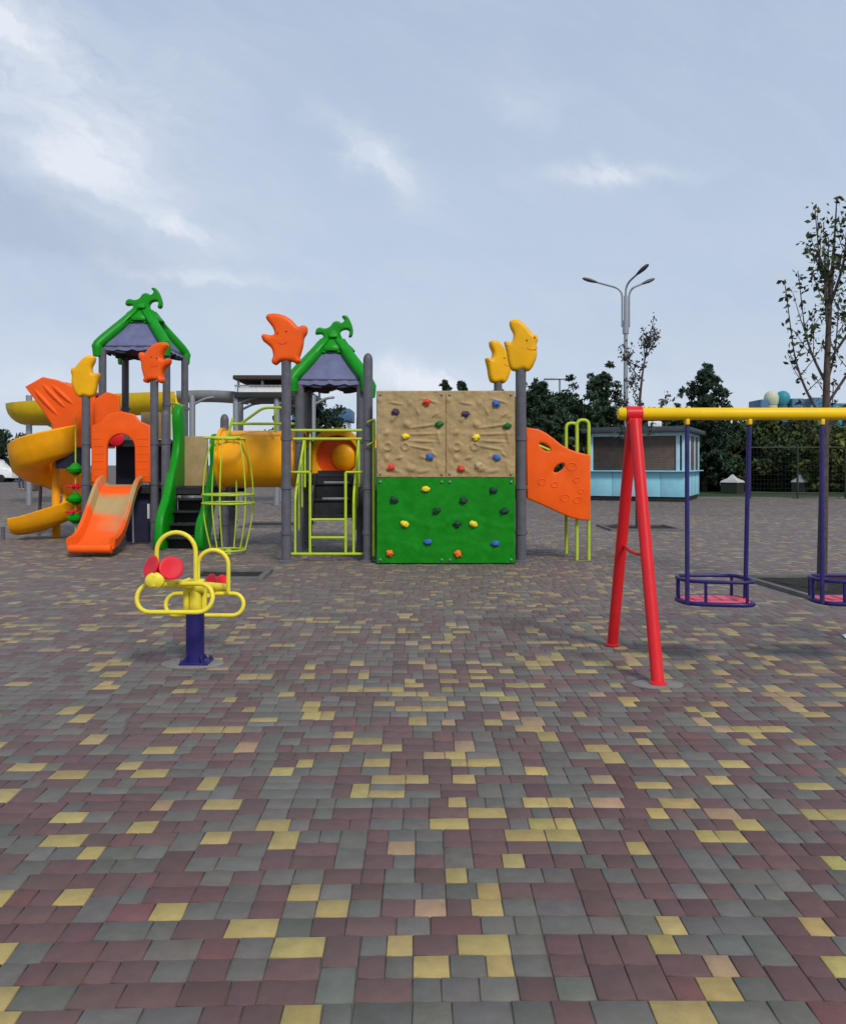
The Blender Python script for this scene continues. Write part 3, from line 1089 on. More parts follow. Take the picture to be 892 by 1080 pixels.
# left tower --------------------------------------------------------------
LX, LY, LS = -5.77, 17.35, .64
for sx in (-1, 1):
    for sy in (-1, 1):
        post(LX + sx * LS, LY + sy * LS, 3.82, cap=False, collars=(1.1, 2.0, 2.7))
roof(LX - .04, LY, .665, 3.86, .72, .58)
deck(LX - LS, LX + LS, LY - LS, LY + LS, 2.0)
FY = 15.62
fx0, fx1 = W(91, FY), W(163, FY)
post(fx0, FY, 2.80, cap=False)
post(fx1, FY, 3.06, cap=False)
moon('B', fx0, FY, 2.76, .78, M['yellow'], flip=-1, turn=R(6), wide=1.02, face=False)
moon('A', fx1, FY, 3.02, .76, M['orange'], flip=-1, turn=R(-10), wide=.92)
deck(fx0, fx1, FY, LY - LS, 1.10)
# arch panel over the slide
b = MB()
xa0, xa1 = W(98, FY), W(160, FY)
wa = xa1 - xa0
z0, z1 = Zh(509, FY), Zh(434, FY)
H = z1 - z0
o_ = [(0, 0), (wa * .26, 0)] + [(wa * (.50 + .235 * math.cos(t)), H * (.48 + .20 * math.sin(t))) for t in np.linspace(math.pi, 0, 14)] + [(wa * .74, 0), (wa, 0), (wa, H * .80), (wa * .82, H * .86), (wa * .72, H * .96), (wa * .5, H), (wa * .28, H * .96), (wa * .18, H * .86), (0, H * .80)]
b.panel(o_, (), .10, .03, T(xa0, FY - .03, z0) @ XZ, 3)
part('arch_panel', b, M['orange'])
g_ = MB()
for s in (0.02, .77):
    for k in range(6):
        g_.box((xa0 + wa * (s + .105), FY - .083, z0 + .12 + .14 * k), (wa * .19, .008, .012), bev=.003)
part('panel_rib', g_, M['orange'])
# slide
SLW = .40
sx_ = W(129, FY) + .02
path = [(15.55, 1.13), (15.38, 1.12), (15.2, 1.05), (14.95, .86), (14.7, .66), (14.45, .47), (14.2, .31), (13.95, .22), (13.75, .175), (13.5, .16)]
path = fillet([(0, y, z) for y, z in path], .12, 3)
fr = []
for i, p in enumerate(path):
    a, c = path[max(0, i - 1)], path[min(len(path) - 1, i + 1)]
    tn = (c - a).normalized()
    up = tn.cross(Vector((1, 0, 0)))
    if up.z < 0:
        up = -up
    dx = .0 + (15.55 - p.y) * .115
    fr.append((Vector((sx_ + dx, p.y, p.z)), Vector((1, 0, 0)), up))
w = SLW
profS = [(-w, .13), (-w + .03, .165), (-w + .075, .155), (-w + .09, .12), (-w + .12, .03), (-w + .18, 0), (w - .18, 0), (w - .12, .03), (w - .09, .12), (w - .075, .155), (w - .03, .165), (w, .13), (w - .02, -.02), (w - .10, -.05), (-w + .10, -.05), (-w + .02, -.02)]
b = MB().sweep(fr, profS)
# rounded lip at the foot
b.tube([(sx_ + .235 - w + .06, 13.5, .135), (sx_ + .235 + w - .06, 13.5, .135)], .07, 12)
so = part('slide', b, M['slide'])
me = so.data
at = me.attributes.new('tone', 'FLOAT_COLOR', 'POINT')
base = world_base(so)
for i, v in enumerate(me.vertices):
    y = v.co.y + base.y
    nz = .09 * noise.noise((v.co.x * 3, v.co.y * 3, 0))
    tanb = max(0, min(1, 6 * (.5 - abs((y + nz) - 14.86) / .5))) + max(0, min(1, 8 * ((y + nz) - 15.28)))
    dxw = abs(v.co.x + base.x - sx_)
    if dxw > SLW - .13 and y > 14.3:
        tanb = max(tanb, .55)
    tanb = min(1, tanb)
    c = [(1 - tanb) * p + tanb * q for p, q in zip((.88, .11, .008), (.42, .30, .13))]
    at.data[i].color = (*c, 1)
# navy panel under the lower deck with a small white notice, plus the pale rod
b = MB().panel([(W(134, 15.8), .05), (W(164, 15.8), .05), (W(164, 15.8), 1.02), (W(134, 15.8), 1.02)], (), .05, .012, T(0, 15.78, 0) @ XZ)
o = part('under_panel', b, M['navy'])
b = MB().box((W(158.5, 15.7), 15.745, .62), (.13, .008, .28), bev=.002)
part('notice_plate', b, M['white'], o)
b = MB().tube([(W(139, 15.4), 15.5, .05), (W(138, 15.4), 15.5, .95)], .018)
part('support_rod', b, M['steel'])
b = MB()
b.panel([(LX - LS, .1), (LX + LS, .1), (LX + LS, 1.95), (LX - LS, 1.95)], [ellipse(LX, 1.25, .22, .3)], .04, .01, T(0, LY + .1, 0) @ XZ)
part('back_panel', b, M['navy'])
b = MB().lathe([(0, 0), (.12, .005), (.16, .03), (.12, .06), (0, .07)], (W(122, 16.6), 16.6, Zh(462, 16.6)), 16, 'Y')
part('play_disc', b, M['redseat'])
# orange guard on the high deck and the sand panel behind the tan deck
b = MB().panel([(W(99, 16.6), 2.02), (W(126, 16.6), 2.02), (W(126, 16.6), 2.88), (W(112, 16.6), 2.95), (W(99, 16.6), 2.8)], (), .07, .02, T(0, 16.65, 0) @ XZ)
part('guard_panel', b, M['orange'])
b = MB().panel([(LX + .1, 2.02), (LX + LS - .05, 2.02), (LX + LS - .05, 2.55), (LX + .1, 2.55)], (), .06, .015, T(0, LY - LS + .1, 0) @ XZ)
part('guard_panel', b, M['tan'])
b = MB()
for k in range(7):
    b.tube([(LX + LS, LY - .5 + .165 * k, 2.05), (LX + LS, LY - .5 + .165 * k, 2.75)], .012, 8)
b.tube([(LX + LS, LY - LS, 2.76), (LX + LS, LY + LS, 2.76)], .018)
part('railing', b, M['lime'])

# hood over the spiral slide ------------------------------------------------
HYp = 16.75
hp = [(27.5, 408), (46, 397.6), (61, 400.7), (86, 411), (101, 417), (101, 472), (56.6, 472), (56.6, 449), (40, 424.6)]
ho = [(W(x, HYp), Zh(y, HYp)) for x, y in hp][::-1]
b = MB()
b.panel(ho, (), .10, .03, T(0, HYp, 0) @ XZ, 3)
o = part('slide_hood', b, M['orange'])
b = MB()
b.panel(ho, (), .10, .03, T(0, HYp + 1.05, 0) @ XZ, 3)
part('hood_back', b, M['orange'], o)
b = MB()
tp = [(W(x, HYp), Zh(y, HYp)) for x, y in ((28, 408), (46, 398.5), (61, 401.5), (86, 412))]
fr = [(Vector((x, HYp + .52, z - .02)), Vector((0, 1, 0)), Vector((0, 0, 1))) for x, z in tp]
b.sweep(fr, [(-.5, -.02), (.5, -.02), (.5, .02), (-.5, .02)])
part('hood_top', b, M['orange'], o)
for k, (xa, ya, xb, yb) in enumerate(((36, 409, 64, 440), (45, 404, 72, 432), (55, 405, 80, 428))):
    A_, B_ = Vector((W(xa, HYp), HYp - .035, Zh(ya, HYp))), Vector((W(xb, HYp), HYp - .035, Zh(yb, HYp)))
    p = [A_.lerp(B_, i / 8) for i in range(9)]
    b = MB().tube(p, [.01, .035, .05, .055, .055, .05, .045, .03, .01], 10)
    part('hood_rib', b, M['orange'], o)
b = MB().panel([(W(58, 16.75), 1.42), (W(90, 16.75), 1.42), (W(90, 16.75), 1.86), (W(58, 16.75), 1.86)], (), .06, .012, T(0, 16.8, 0) @ XZ)
part('under_panel', b, M['navy'])
# spiral slide ----------------------------------------------------------------
SX, SY = W(59.5, 17.3), 17.3
fr = []
rc, hw = .51, .38
N_ = 72
for k in range(N_ + 1):
    f = k / N_
    a = -f * R(450)
    z = 1.92 - 1.60 * f
    rd = Vector((math.cos(a), math.sin(a), 0))
    fr.append((Vector((SX, SY, z)) + rd * rc, rd, Vector((0, 0, 1))))
o0 = fr[-1][0]
for k in range(1, 8):
    s = k / 7
    fr.append((o0 + Vector((-.56 * s, -.0, -.14 * s + .05 * s * s)), Vector((0, -1, 0)), Vector((0, 0, 1))))
pr = [(-hw, .16), (-hw + .03, .18), (-hw + .05, .15), (-hw + .10, .02), (-hw + .22, -.05), (0, -.07), (hw - .2, -.03), (hw - .1, .06), (hw - .05, .36), (hw - .035, .50), (hw - .01, .53), (hw + .02, .50), (hw, .30), (hw - .06, .02), (hw - .18, -.08), (0, -.12), (-hw + .2, -.10), (-hw + .06, -.03)]
b = MB()
rings = []
for k, (o_, rx, up) in enumerate(fr):
    f = max(0, (k - 40) / (len(fr) - 41))
    sc_ = 1 - .55 * f
    rings.append([b.bm.verts.new(o_ + rx * p[0] + up * (p[1] * (sc_ if p[1] > 0 else 1) - .03 * f)) for p in pr])
for A_, B_ in zip(rings, rings[1:]):
    for j in range(len(pr)):
        b.bm.faces.new((A_[j], A_[(j + 1) % len(pr)], B_[(j + 1) % len(pr)], B_[j]))
b.bm.faces.new(rings[0][::-1])
b.bm.faces.new(rings[-1])
part('spiral_slide', b, M['amber'], angle=50)
b = MB().lathe([(.085, 0), (.085, 2.4), (.05, 2.45), (0, 2.46)], (SX, SY, 0), 14)
part('slide_column', b, M['amber'])
b = MB().tube([(SX - .85, SY - .5, 0), (SX - .85, SY - .5, .25)], .04)
part('slide_support', b, M['post'])
part('slide_support', MB().tube([(SX - .5, SY + .3, 0), (SX - .45, SY + .3, 1.2)], .035), M['post'])
# spinner rod with green bobbins and red crosses
bxp, byp = W(80, 16.2), 16.2
b = MB().tube([(bxp, byp, .1), (bxp, byp, Zh(440, 16.2))], .014)
part('spinner_rod', b, M['lime'])
for py in (496, 527, 547):
    z = Zh(py, byp)
    b = MB().lathe([(.05, -.10), (.09, -.06), (.17, -.02), (.18, .03), (.10, .08), (.06, .13), (.02, .15)], (bxp, byp, z), 16)
    part('bobbin', b, M['green'])
for py in (513, 540):
    z = Zh(py, byp)
    b = MB()
    b.box((bxp, byp, z), (.42, .05, .05), bev=.02).box((bxp, byp, z), (.05, .42, .05), bev=.02)
    b.lathe([(.06, -.06), (.07, 0), (.06, .06)], (bxp, byp, z), 12)
    part('spinner', b, M['redseat'])

# ramp climber on the right -----------------------------------------------------
RY = 13.0
pp = [(554, 451), (567, 452.6), (576, 457), (584, 463), (592, 469.5), (601.6, 474.5), (611, 477.5), (622, 480), (622, 549), (612, 548.5), (601.6, 546), (592, 542), (581, 537), (568, 531), (555, 525.5)]
oo = [(W(x, RY), Zh(y, RY)) for x, y in pp][::-1]


def hole(px, py, a, bb, deg):
    return ellipse(W(px, RY), Zh(py, RY), a, bb, deg, 16)


holes = [hole(574, 471.5, .10, .045, -32), hole(589, 493.5, .10, .05, 38)]
for yy in (RY,):
    b = MB().panel(oo, holes, .09, .025, T(0, yy, 0) @ XZ, 3)
    o = part('ramp_side', b, M['orange'])
    for px, py, rr in ((602, 492, .075), (571, 508, .06), (584, 511, .05), (595, 525, .07), (607, 506, .05), (608, 527, .06), (612, 518, .04)):
        e = MB().tube([(W(px, RY) + rr * math.cos(t), yy - .047, Zh(py, RY) + rr * .8 * math.sin(t)) for t in np.linspace(0, 2 * math.pi, 17)[:-1]], .007, 6, closed=True)
        part('moulded_ring', e, M['orange'], o)
b = MB()
fr = [(Vector((W(x, RY), RY + .52, Zh(y, RY))), Vector((0, 1, 0)), Vector((0, 0, 1))) for x, y in ((550, 517), (565, 523), (581, 531), (601, 541), (621, 545.5))]
b.sweep(fr, [(-.5, -.04), (.5, -.04), (.5, .03), (-.5, .03)])
part('ramp', b, M['orange'])
b = MB().tube(fillet([(W(550, RY), RY + 1.04, 1.1), (W(550, RY), RY + 1.04, 2.0), (W(620, RY), RY + 1.04, 1.55), (W(620, RY), RY + 1.04, .7)], .12), .022)
part('handrail', b, M['lime'])
for yy in (RY + .02, RY + 1.0):
    b = MB()
    xA, xB = W(608, RY + .1), W(620.5, RY + .1)
    zt = Zh(443, RY + .1)
    b.tube(fillet([(xA, yy + .07, 0), (xA, yy + .07, zt), (xB, yy + .07, zt), (xB, yy + .07, 0)], .11, 7), .026)
    part('handrail', b, M['lime'])
b = MB().panel([(W(544, 13.3), 1.1), (W(556, 13.3), 1.1), (W(556, 13.3), 2.0), (W(544, 13.3), 2.05)], (), .07, .02, T(0, 13.4, 0) @ XZ)
part('guard_panel', b, M['orange'])
# green far guard of the right tower
b = MB().panel([(-1.22, 1.15), (-1.0, 1.15), (-1.0, 2.35), (-1.22, 2.35)], (), .06, .02, T(0, 15.3, 0) @ XZ)
part('guard_panel', b, M['green'])


# ------------------------------------------------------------------ swing frame and its two swings
SWY, BZ = 6.3, Zh(436.5, 6.3)
xa = W(668, 6.3)
xe = xa + 2.36
SW = thing('swing_frame', 'swing frame with yellow top beam on splayed red legs', 'swing frame', (xa, SWY, 0))
b = MB().lathe([(0, -.12), (.035, -.118), (.047, -.10), (.047, xe - xa + .10), (.035, xe - xa + .118), (0, xe - xa + .12)], (xa, SWY, BZ), 18, 'X')
part('beam', b, M['beam'], SW)
for x, s in ((xa, 1), (xe, -1)):
    k = MB().lathe([(.049, -.062), (.058, -.058), (.058, .058), (.049, .062)], (x, SWY, BZ), 18, 'X')
    k.box((x, SWY, BZ - .06), (.10, .12, .05), bev=.012)
    part('beam_clamp', k, M['red'], SW)
    for d, fy in ((-1, 5.69), (1, 6.91)):
        l = MB().tube([(x, SWY + d * .035, BZ - .05), (x + s * (.012 if d < 0 else -.025), fy, -.01)], .044, 16)
        l.lathe([(.045, 0), (.06, .004), (.058, .014), (.046, .02)], (x + s * (.012 if d < 0 else -.025), fy, .004), 16)
        lo = part('leg', l, M['red'], SW)
        c = MB()
        pts = smooth_closed([(x + s * .01 + (.17 + .05 * noise.noise((q * 1.3, x, fy))) * math.cos(q * math.pi / 5), fy + (.13 + .05 * noise.noise((q * 1.7, fy, x))) * math.sin(q * math.pi / 5)) for q in range(10)], 3)
        c.panel(pts, (), .03, .004, T(0, 0, -.008))
        if d < 0:
            part('footing', c, M['concrete'], lo)
        else:
            c.bm.free()
    c = MB().tube([(x, SWY - .32, .86), (x, SWY - .1, .835), (x, SWY + .1, .835), (x, SWY + .32, .86)], .014, 8)
    part('crossbar', c, M['red'], SW)


def make_swing(x0, label):
    """two blue hangers carrying a pink seat inside a blue guard rail"""
    hw = .235
    sx = x0 + hw
    s = thing('guarded_swing', label, 'swing', (x0 + hw, SWY, 0), 'child swings hanging from the yellow beam')
    zs = .475
    dp = .20
    for x, yo, dx in ((x0, -.16, -.024 * x0), (x0 + 2 * hw, .0, -.03)):
        h = MB()
        h.tube([(x, SWY, BZ - .09), (x + dx * .5, SWY + yo * .5, 1.2), (x + dx, SWY + yo, zs + .0)], .0165, 10)
        h.tube([(x, SWY, BZ - .03), (x, SWY, BZ - .10)], .009, 8)
        part('hanger', h, M['bluepaint'], s)
        part('bracket', MB().box((x, SWY, BZ - .058), (.03, .055, .05), bev=.008), M['beam'], s)
    p = MB()
    ring = [(sx - .285, SWY + .09), (sx - .285, SWY - .07), (sx - .21, SWY - .16), (sx + .06, SWY - .22), (sx + .18, SWY - .20), (sx + .21, SWY - .10), (sx + .21, SWY + .10), (sx + .12, SWY + .17), (sx - .20, SWY + .17)]
    rr = [Vector(q) for q in smooth_closed(ring, 4)]
    ri = [Vector(((q.x - sx) * .93 + sx, (q.y - SWY) * .93 + SWY)) for q in rr]
    p.panel([tuple(q) for q in ri], (), .03, .008, T(0, 0, zs + .0))
    for k in range(5):
        p.tube([(sx - .2 + .1 * k, SWY - .12, zs + .016), (sx - .2 + .1 * k, SWY + .12, zs + .016)], .006, 6)
    part('seat', p, M['pink'], s)
    r_ = MB()
    r_.tube([(q.x, q.y, zs) for q in rr], .017, 10, closed=True)
    r_.tube([(q.x, q.y, zs + .165) for q in rr], .014, 10, closed=True)
    for i in (2, 9, 14, 22, 27, 34):
        q = rr[i]
        r_.tube([(q.x, q.y, zs), (q.x, q.y, zs + .165)], .012, 8)
    part('guard_rail', r_, M['bluepaint'], s)


make_swing(W(724, SWY), 'pink seat with blue guard rail on thin blue hangers, wholly in view')
make_swing(W(866, SWY), 'pink seat with blue guard rail cut off by the right picture edge, before the sapling')

# ------------------------------------------------------------------ small two seat seesaw
EX, EY = W(206, 6.29), 6.29
SE = thing('rocking_seesaw', 'small yellow two-seat seesaw with red seats on a dark blue post', 'seesaw', (EX, EY, 0))
b = MB().lathe([(.068, .02), (.068, .40), (.05, .405), (.0, .406)], (EX, EY, 0), 20)
po = part('post', b, M['bluepaint'], SE)
b = MB().box((EX + .01, EY, .016), (.215, .19, .016), bev=.004)
for sx in (-1, 1):
    for sy in (-1, 1):
        b.lathe([(.014, 0), (.014, .018), (.006, .03), (0, .031)], (EX + .01 + sx * .088, EY + sy * .076, .022), 8)
        b.panel([(0, 0), (.045, 0), (0, .06)], (), .008, .001, T(EX + .068 * sx * 0, EY, .026) @ Matrix.Rotation(math.atan2(sy, sx), 4, 'Z') @ T(.062, 0, 0) @ XZ)
part('base_plate', b, M['bluepaint'], po)
pts = smooth_closed([(EX - .02 + (.235 + .05 * noise.noise((q, 3, 1))) * math.cos(q * math.pi / 5), EY + (.165 + .04 * noise.noise((q, 7, 1))) * math.sin(q * math.pi / 5)) for q in range(10)], 3)
part('footing', MB().panel(pts, (), .03, .004, T(0, 0, -.008)), M['concrete'], SE)
# beam runs from front left to back right, the front end up
P0, P1 = Vector((W(176, 5.95), 5.92, .66)), Vector((W(233, 6.65), 6.66, .52))
d = (P1 - P0)
b = MB().tube([P0 - d * .06, P1 + d * .06], .034, 14)
b.tube([(EX, EY, .38), (EX, EY, .57)], .045, 14)
b.tube([(EX - .06, EY - .03, .40), (EX - .06, EY - .03, .57)], .022, 10)
b.tube([(EX + .06, EY + .03, .40), (EX + .06, EY + .03, .57)], .022, 10)
b.lathe([(.05, -.07), (.055, -.065), (.055, .065), (.05, .07)], (EX, EY, .585), 16, 'X')
part('beam', b, M['yellowpaint'], SE)


def stadium(c, wd, ht, y, tilt):
    r = ht / 2
    pts = []
    for t in np.linspace(-math.pi / 2, math.pi / 2, 11):
        pts.append((wd / 2 - r + r * math.cos(t), r * math.sin(t)))
    for t in np.linspace(math.pi / 2, 3 * math.pi / 2, 11):
        pts.append((-wd / 2 + r + r * math.cos(t), r * math.sin(t)))
    return [(c[0] + p, y + q * tilt, c[1] + q) for p, q in pts]


for px0, px1, py0, py1, y in ((144.5, 224.5, 616, 645, 5.98), (175, 257, 626.5, 648.5, 6.55)):
    wd, ht = W(px1, y) - W(px0, y), Zh(py0, y) - Zh(py1, y)
    c = ((W(px1, y) + W(px0, y)) / 2, (Zh(py0, y) + Zh(py1, y)) / 2)
    b = MB().tube(stadium(c, wd, ht, y, .25), .0165, 10, closed=True)
    b.tube([(c[0] + .02, y, c[1] + ht / 2), (c[0] + .06, (y + EY) / 2, c[1] + ht / 2 + .01)], .016, 8)
    part('footrest', b, M['yellowpaint'], SE)
for xl_, xr_, top, bot, y in ((165.5, 206.5, 561.5, 612, 6.1), (209, 241, 580, 624, 6.48)):
    x0, x1, zt, zb = W(xl_, y), W(xr_, y), Zh(top, y), Zh(bot, y)
    r = (x1 - x0) / 2
    pts = [(x0, y, zb)] + [((x0 + x1) / 2 + r * math.cos(t), y, zt - r + r * math.sin(t)) for t in np.linspace(math.pi, 0, 15)] + [(x1, y, zb)]
    b = MB().tube(pts, .0165, 10)
    part('handlebar', b, M['yellowpaint'], SE)


def seat(px, py, y, k, turn, tilt):
    """two-lobed moulded seat: a pair of thick dished discs meeting in a V"""
    c = Vector((W(px, y), y, Zh(py, y)))
    b = MB()
    for s_, ang in ((-1, -44), (1, 30)):
        tm = bmesh.new()
        bmesh.ops.create_uvsphere(tm, u_segments=28, v_segments=16, radius=1)
        for v in tm.verts:
            p = Vector((v.co.x * .088 * k, v.co.z * .021 * k, v.co.y * .084 * k))
            p.y += -2.6 * (p.x * p.x + p.z * p.z) / k
            p.rotate(Matrix.Rotation(R(tilt), 3, 'X'))
            p.rotate(Matrix.Rotation(R(ang + turn), 3, 'Z'))
            v.co = c + p + Vector((s_ * .062 * k, .0, -.004 * s_))
        b.merge(tm)
    b.box(c + Vector((0, .02 * k, -.02)), (.09 * k, .06 * k, .10 * k), bev=.02)
    return part('seat', b, M['redseat'], SE, angle=80)


seat(171, 599, 5.90, 1.0, 0, -18)
seat(229, 613, 6.74, .66, 8, -18)
b = MB()
xk, zk = W(164, 5.85), Zh(612, 5.85)
b.lathe([(0, -.03), (.045, -.028), (.066, -.012), (.068, .01), (.05, .028), (0, .034)], (xk, 5.84, zk), 18, 'Y', sx=1, sy=.85)
b.tube([(xk, 5.85, zk), P0], .026, 10)
part('end_knob', b, M['yellowpaint'], SE)
b = MB().tube([(W(229, 6.72), 6.72, Zh(618, 6.72)), P1], .026, 10)
part('seat_stem', b, M['yellowpaint'], SE)

# scrap of paper on the paving at the right
b = MB()
g = [[b.bm.verts.new((3.62 + .035 * i + .01 * j, 7.16 + .045 * j, .012 + .02 * abs(noise.noise((i * .9, j * .8, 2))))) for i in range(5)] for j in range(4)]
for j in range(3):
    for i in range(4):
        b.bm.faces.new((g[j][i], g[j][i + 1], g[j + 1][i + 1], g[j + 1][i]))
o = b.build('paper_scrap', M['white'], loc=(3.7, 7.2, 0))
sm = o.modifiers.new('thick', 'SOLIDIFY')
sm.thickness = .002
tag(o, 'small white scrap of paper lying on the pavers at the right edge', 'litter')


# ------------------------------------------------------------------ trees
def leaf_mesh(P, size, nr, cols, elong=1.7, up=.3):
    n = len(P)
    a = nr.normal(size=(n, 3))
    a[:, 2] += up
    a /= np.linalg.norm(a, axis=1)[:, None]
    c = np.cross(a, nr.normal(size=(n, 3)))
    c /= np.linalg.norm(c, axis=1)[:, None]
    s = size * nr.uniform(.6, 1.3, n)[:, None]
    A, B = a * s * elong * .5, c * s * .5
    nn = np.cross(a, c) * s * .12
    V = np.stack([P - A, P + B * .9 + nn, P + A, P - B * .9 + nn], 1).reshape(-1, 3)
    Fc = np.arange(n * 4).reshape(n, 4)
    return quads_mesh('crown', V, Fc, cols)


def leafcols(n, nr, base, sp=.3):
    c = np.array(base)[None, :] * np.exp(nr.normal(0, sp, n))[:, None]
    return (c * (1 + nr.normal(0, .08, (n, 3)))).clip(0.004, .5)


def sapling(name, label, x, y, trunk, limbs, nleaf, size, seed, r0=.06, base=(.045, .065, .03)):
    """young tree: tapered trunk, rising limbs, leaves in tufts along them"""
    rnd = random.Random(seed)
    nr = np.random.default_rng(seed)
    root = thing(name, label, 'tree', (x, y, 0), None)
    tp = fillet([(x + p[0], y + p[1], p[2]) for p in trunk], .5, 4)
    n = len(tp)
    b = MB().tube(tp, [r0 * (1 - i / (n - 1)) ** .8 + .006 for i in range(n)], 10)
    segs = []
    for (z0, dx, dy, dz) in limbs:
        # start on the trunk at height z0
        k = min(range(n), key=lambda i: abs(tp[i].z - z0))
        s = tp[k].copy()
        e = s + Vector((dx, dy, dz))
        mid = s * .5 + e * .5 + Vector((dx * .22, dy * .22, -dz * .12))
        pts = fillet([s, mid, e], 1.0, 7)
        rr = max(.009, r0 * .24 * (1 - (z0 / (tp[-1].z + .5))) + .006)
        b.tube(pts, [rr * (1 - i / len(pts)) + .004 for i in range(len(pts))], 6)
        segs.append((pts, 1.0))
        for _ in range(rnd.randint(4, 7)):
            i = rnd.randint(2, len(pts) - 2)
            q = pts[i]
            L = rnd.uniform(.12, .38) * max(.4, (e - s).length / 1.2)
            dv = Vector((rnd.gauss(0, 1), rnd.gauss(0, 1), abs(rnd.gauss(.6, .6)))).normalized() * L + (e - s).normalized() * L * .6
            tw = [q, q + dv * .5 + Vector((0, 0, -.02)), q + dv]
            b.tube(tw, [.006, .005, .003], 5)
            segs.append((tw, .8))
    k3 = int(n * .62)
    segs.append((tp[k3:], .9))
    b.build('trunk', M['bark'], root)
    P = []
    tot = sum(sum((a - c).length for a, c in zip(p, p[1:])) * w for p, w in segs)
    for p, w in segs:
        for i, (a, c) in enumerate(zip(p, p[1:])):
            m = int(nleaf * (a - c).length * w / tot * (0.35 + 1.3 * (i + 1) / len(p)) + rnd.random())
            for _ in range(m):
                f = rnd.random()
                P.append(a.lerp(c, f) + Vector((rnd.gauss(0, 1), rnd.gauss(0, 1), rnd.gauss(0, .8))) * size * .85)
        for _ in range(max(2, int(nleaf * .006))):
            P.append(p[-1] + Vector((rnd.gauss(0, 1), rnd.gauss(0, 1), rnd.gauss(0, 1))) * size * .8)
    P = np.array([tuple(p) for p in P])
    me = leaf_mesh(P, size, nr, leafcols(len(P), nr, base))
    link('crown', me, M['leaf'], root)
    return root


rs = random.Random(8)
limbsR = [(2.05, -.52, -.1, 2.0 - .35), (1.75, -.42, -.35, .5), (2.5, -.20, .3, 1.4), (3.1, -.10, -.1, 1.35), (2.2, .55, .1, 1.4), (2.0, .7, -.3, 1.0), (2.7, .35, -.35, 1.4), (3.0, .2, .4, 1.3), (2.4, .4, .5, 1.2), (3.4, .15, -.2, 1.2), (3.6, -.12, .15, 1.0), (1.8, .3, .4, .8), (3.3, .28, .1, 1.3), (3.2, .1, .3, .9)]
sapling('young_tree', 'slender leafy young tree with dark trunk growing at the right picture edge', W(866, 9.9), 9.9,
        [(0, 0, 0), (.02, 0, 1.1), (.05, 0, 2.2), (.09, .02, 3.2), (.14, 0, 4.0), (.18, 0, 4.65)], limbsR, 850, .046, 4, .052, (.045, .070, .025))
limbsT = [(1.9 + .22 * k, rs.uniform(-.6, .6), rs.uniform(-.5, .5), rs.uniform(.35, .8)) for k in range(12)]
sapling('young_tree', 'thin sparse sapling rising behind the red swing legs, in front of the kiosk', W(672, 19.6), 19.6,
        [(0, 0, 0), (.0, 0, 1.5), (.04, 0, 3.0), (.16, 0, 4.0), (.40, 0, 5.0)], limbsT, 560, .055, 9, .045, (.06, .07, .05))


def clump_tree(name, label, x, y, h, rad, seed, shape='pine', base=(.022, .042, .020), nleaf=3600, size=.3, group=None, low=.12):
    rnd = random.Random(seed)
    nr = np.random.default_rng(seed)
    root = thing(name, label, 'tree' if shape != 'shrub' else 'shrub', (x, y, 0), group)
    b = MB()
    top = h * (.93 if shape == 'pine' else .75)
    tr = [(x + rnd.uniform(-.02, .02) * h * i / 5, y, top * i / 5) for i in range(6)]
    r0 = .022 * h + .03
    b.tube(tr, [r0 * (1 - i / 6.5) for i in range(6)], 8)
    C = []
    nl = {'pine': 58, 'round': 34, 'shrub': 20}[shape]
    for k in range(nl):
        f = (k + .5) / nl
        z = h * (low + (.94 - low) * f)
        if shape == 'pine':
            prof = (1 - f) ** .85 * .95 + .07
            if f < .15:
                prof *= .75
        else:
            prof = math.sin(math.pi * (.12 + .80 * f)) ** .7
        a = k * 2.4 + rnd.uniform(-.5, .5)
        d = rad * prof * rnd.uniform(.5, 1.1)
        p = Vector((x + d * math.cos(a), y + d * math.sin(a), z + (.12 * d if shape == 'pine' else 0)))
        s0 = Vector((x, y, max(.1, z - .35 * d - .1)))
        if shape != 'shrub':
            b.tube([s0, s0.lerp(p, .6) + Vector((0, 0, -.05)), p], [r0 * .35 * (1 - .6 * f), r0 * .2, .012], 5)
        cr = rad * (.135 if shape == 'pine' else .33) * rnd.uniform(.55, 1.25) * (1 - .35 * f)
        C.append((p, cr))
        if shape == 'pine':
            for q in (.8, .6, .42):
                if rnd.random() < .85:
                    C.append((s0.lerp(p, q) + Vector((rnd.gauss(0, .10), rnd.gauss(0, .10), rnd.gauss(.05, .10))) * rad, cr * rnd.uniform(.6, 1.0)))
        if shape != 'pine' or k % 3 == 0:
            C.append((s0.lerp(p, .55), cr * .8))
        if shape != 'pine':
            C.append((Vector((x, y, z)), cr))
    if shape == 'pine':
        C.append((Vector((x, y, h * .95)), rad * .12))
    b.build('trunk', M['barkdk'], root)
    w = np.array([c[1] ** 2 for c in C])
    w /= w.sum()
    idx = nr.choice(len(C), nleaf, p=w)
    cen = np.array([tuple(c[0]) for c in C])[idx]
    rr = np.array([c[1] for c in C])[idx]
    dv = nr.normal(size=(nleaf, 3))
    dv /= np.linalg.norm(dv, axis=1)[:, None]
    P = cen + dv * (rr * nr.random(nleaf) ** .45)[:, None] * np.array([1, 1, .72])
    P[:, 2] = np.maximum(P[:, 2], .05)
    tone = np.array([rnd.uniform(.7, 1.35) for _ in C])[idx]
    cols = leafcols(nleaf, nr, base, .28) * tone[:, None]
    me = leaf_mesh(P, size, nr, cols, 1.8 if shape != 'pine' else 2.6, .5)
    link('crown', me, M['needle'], root)
    return root


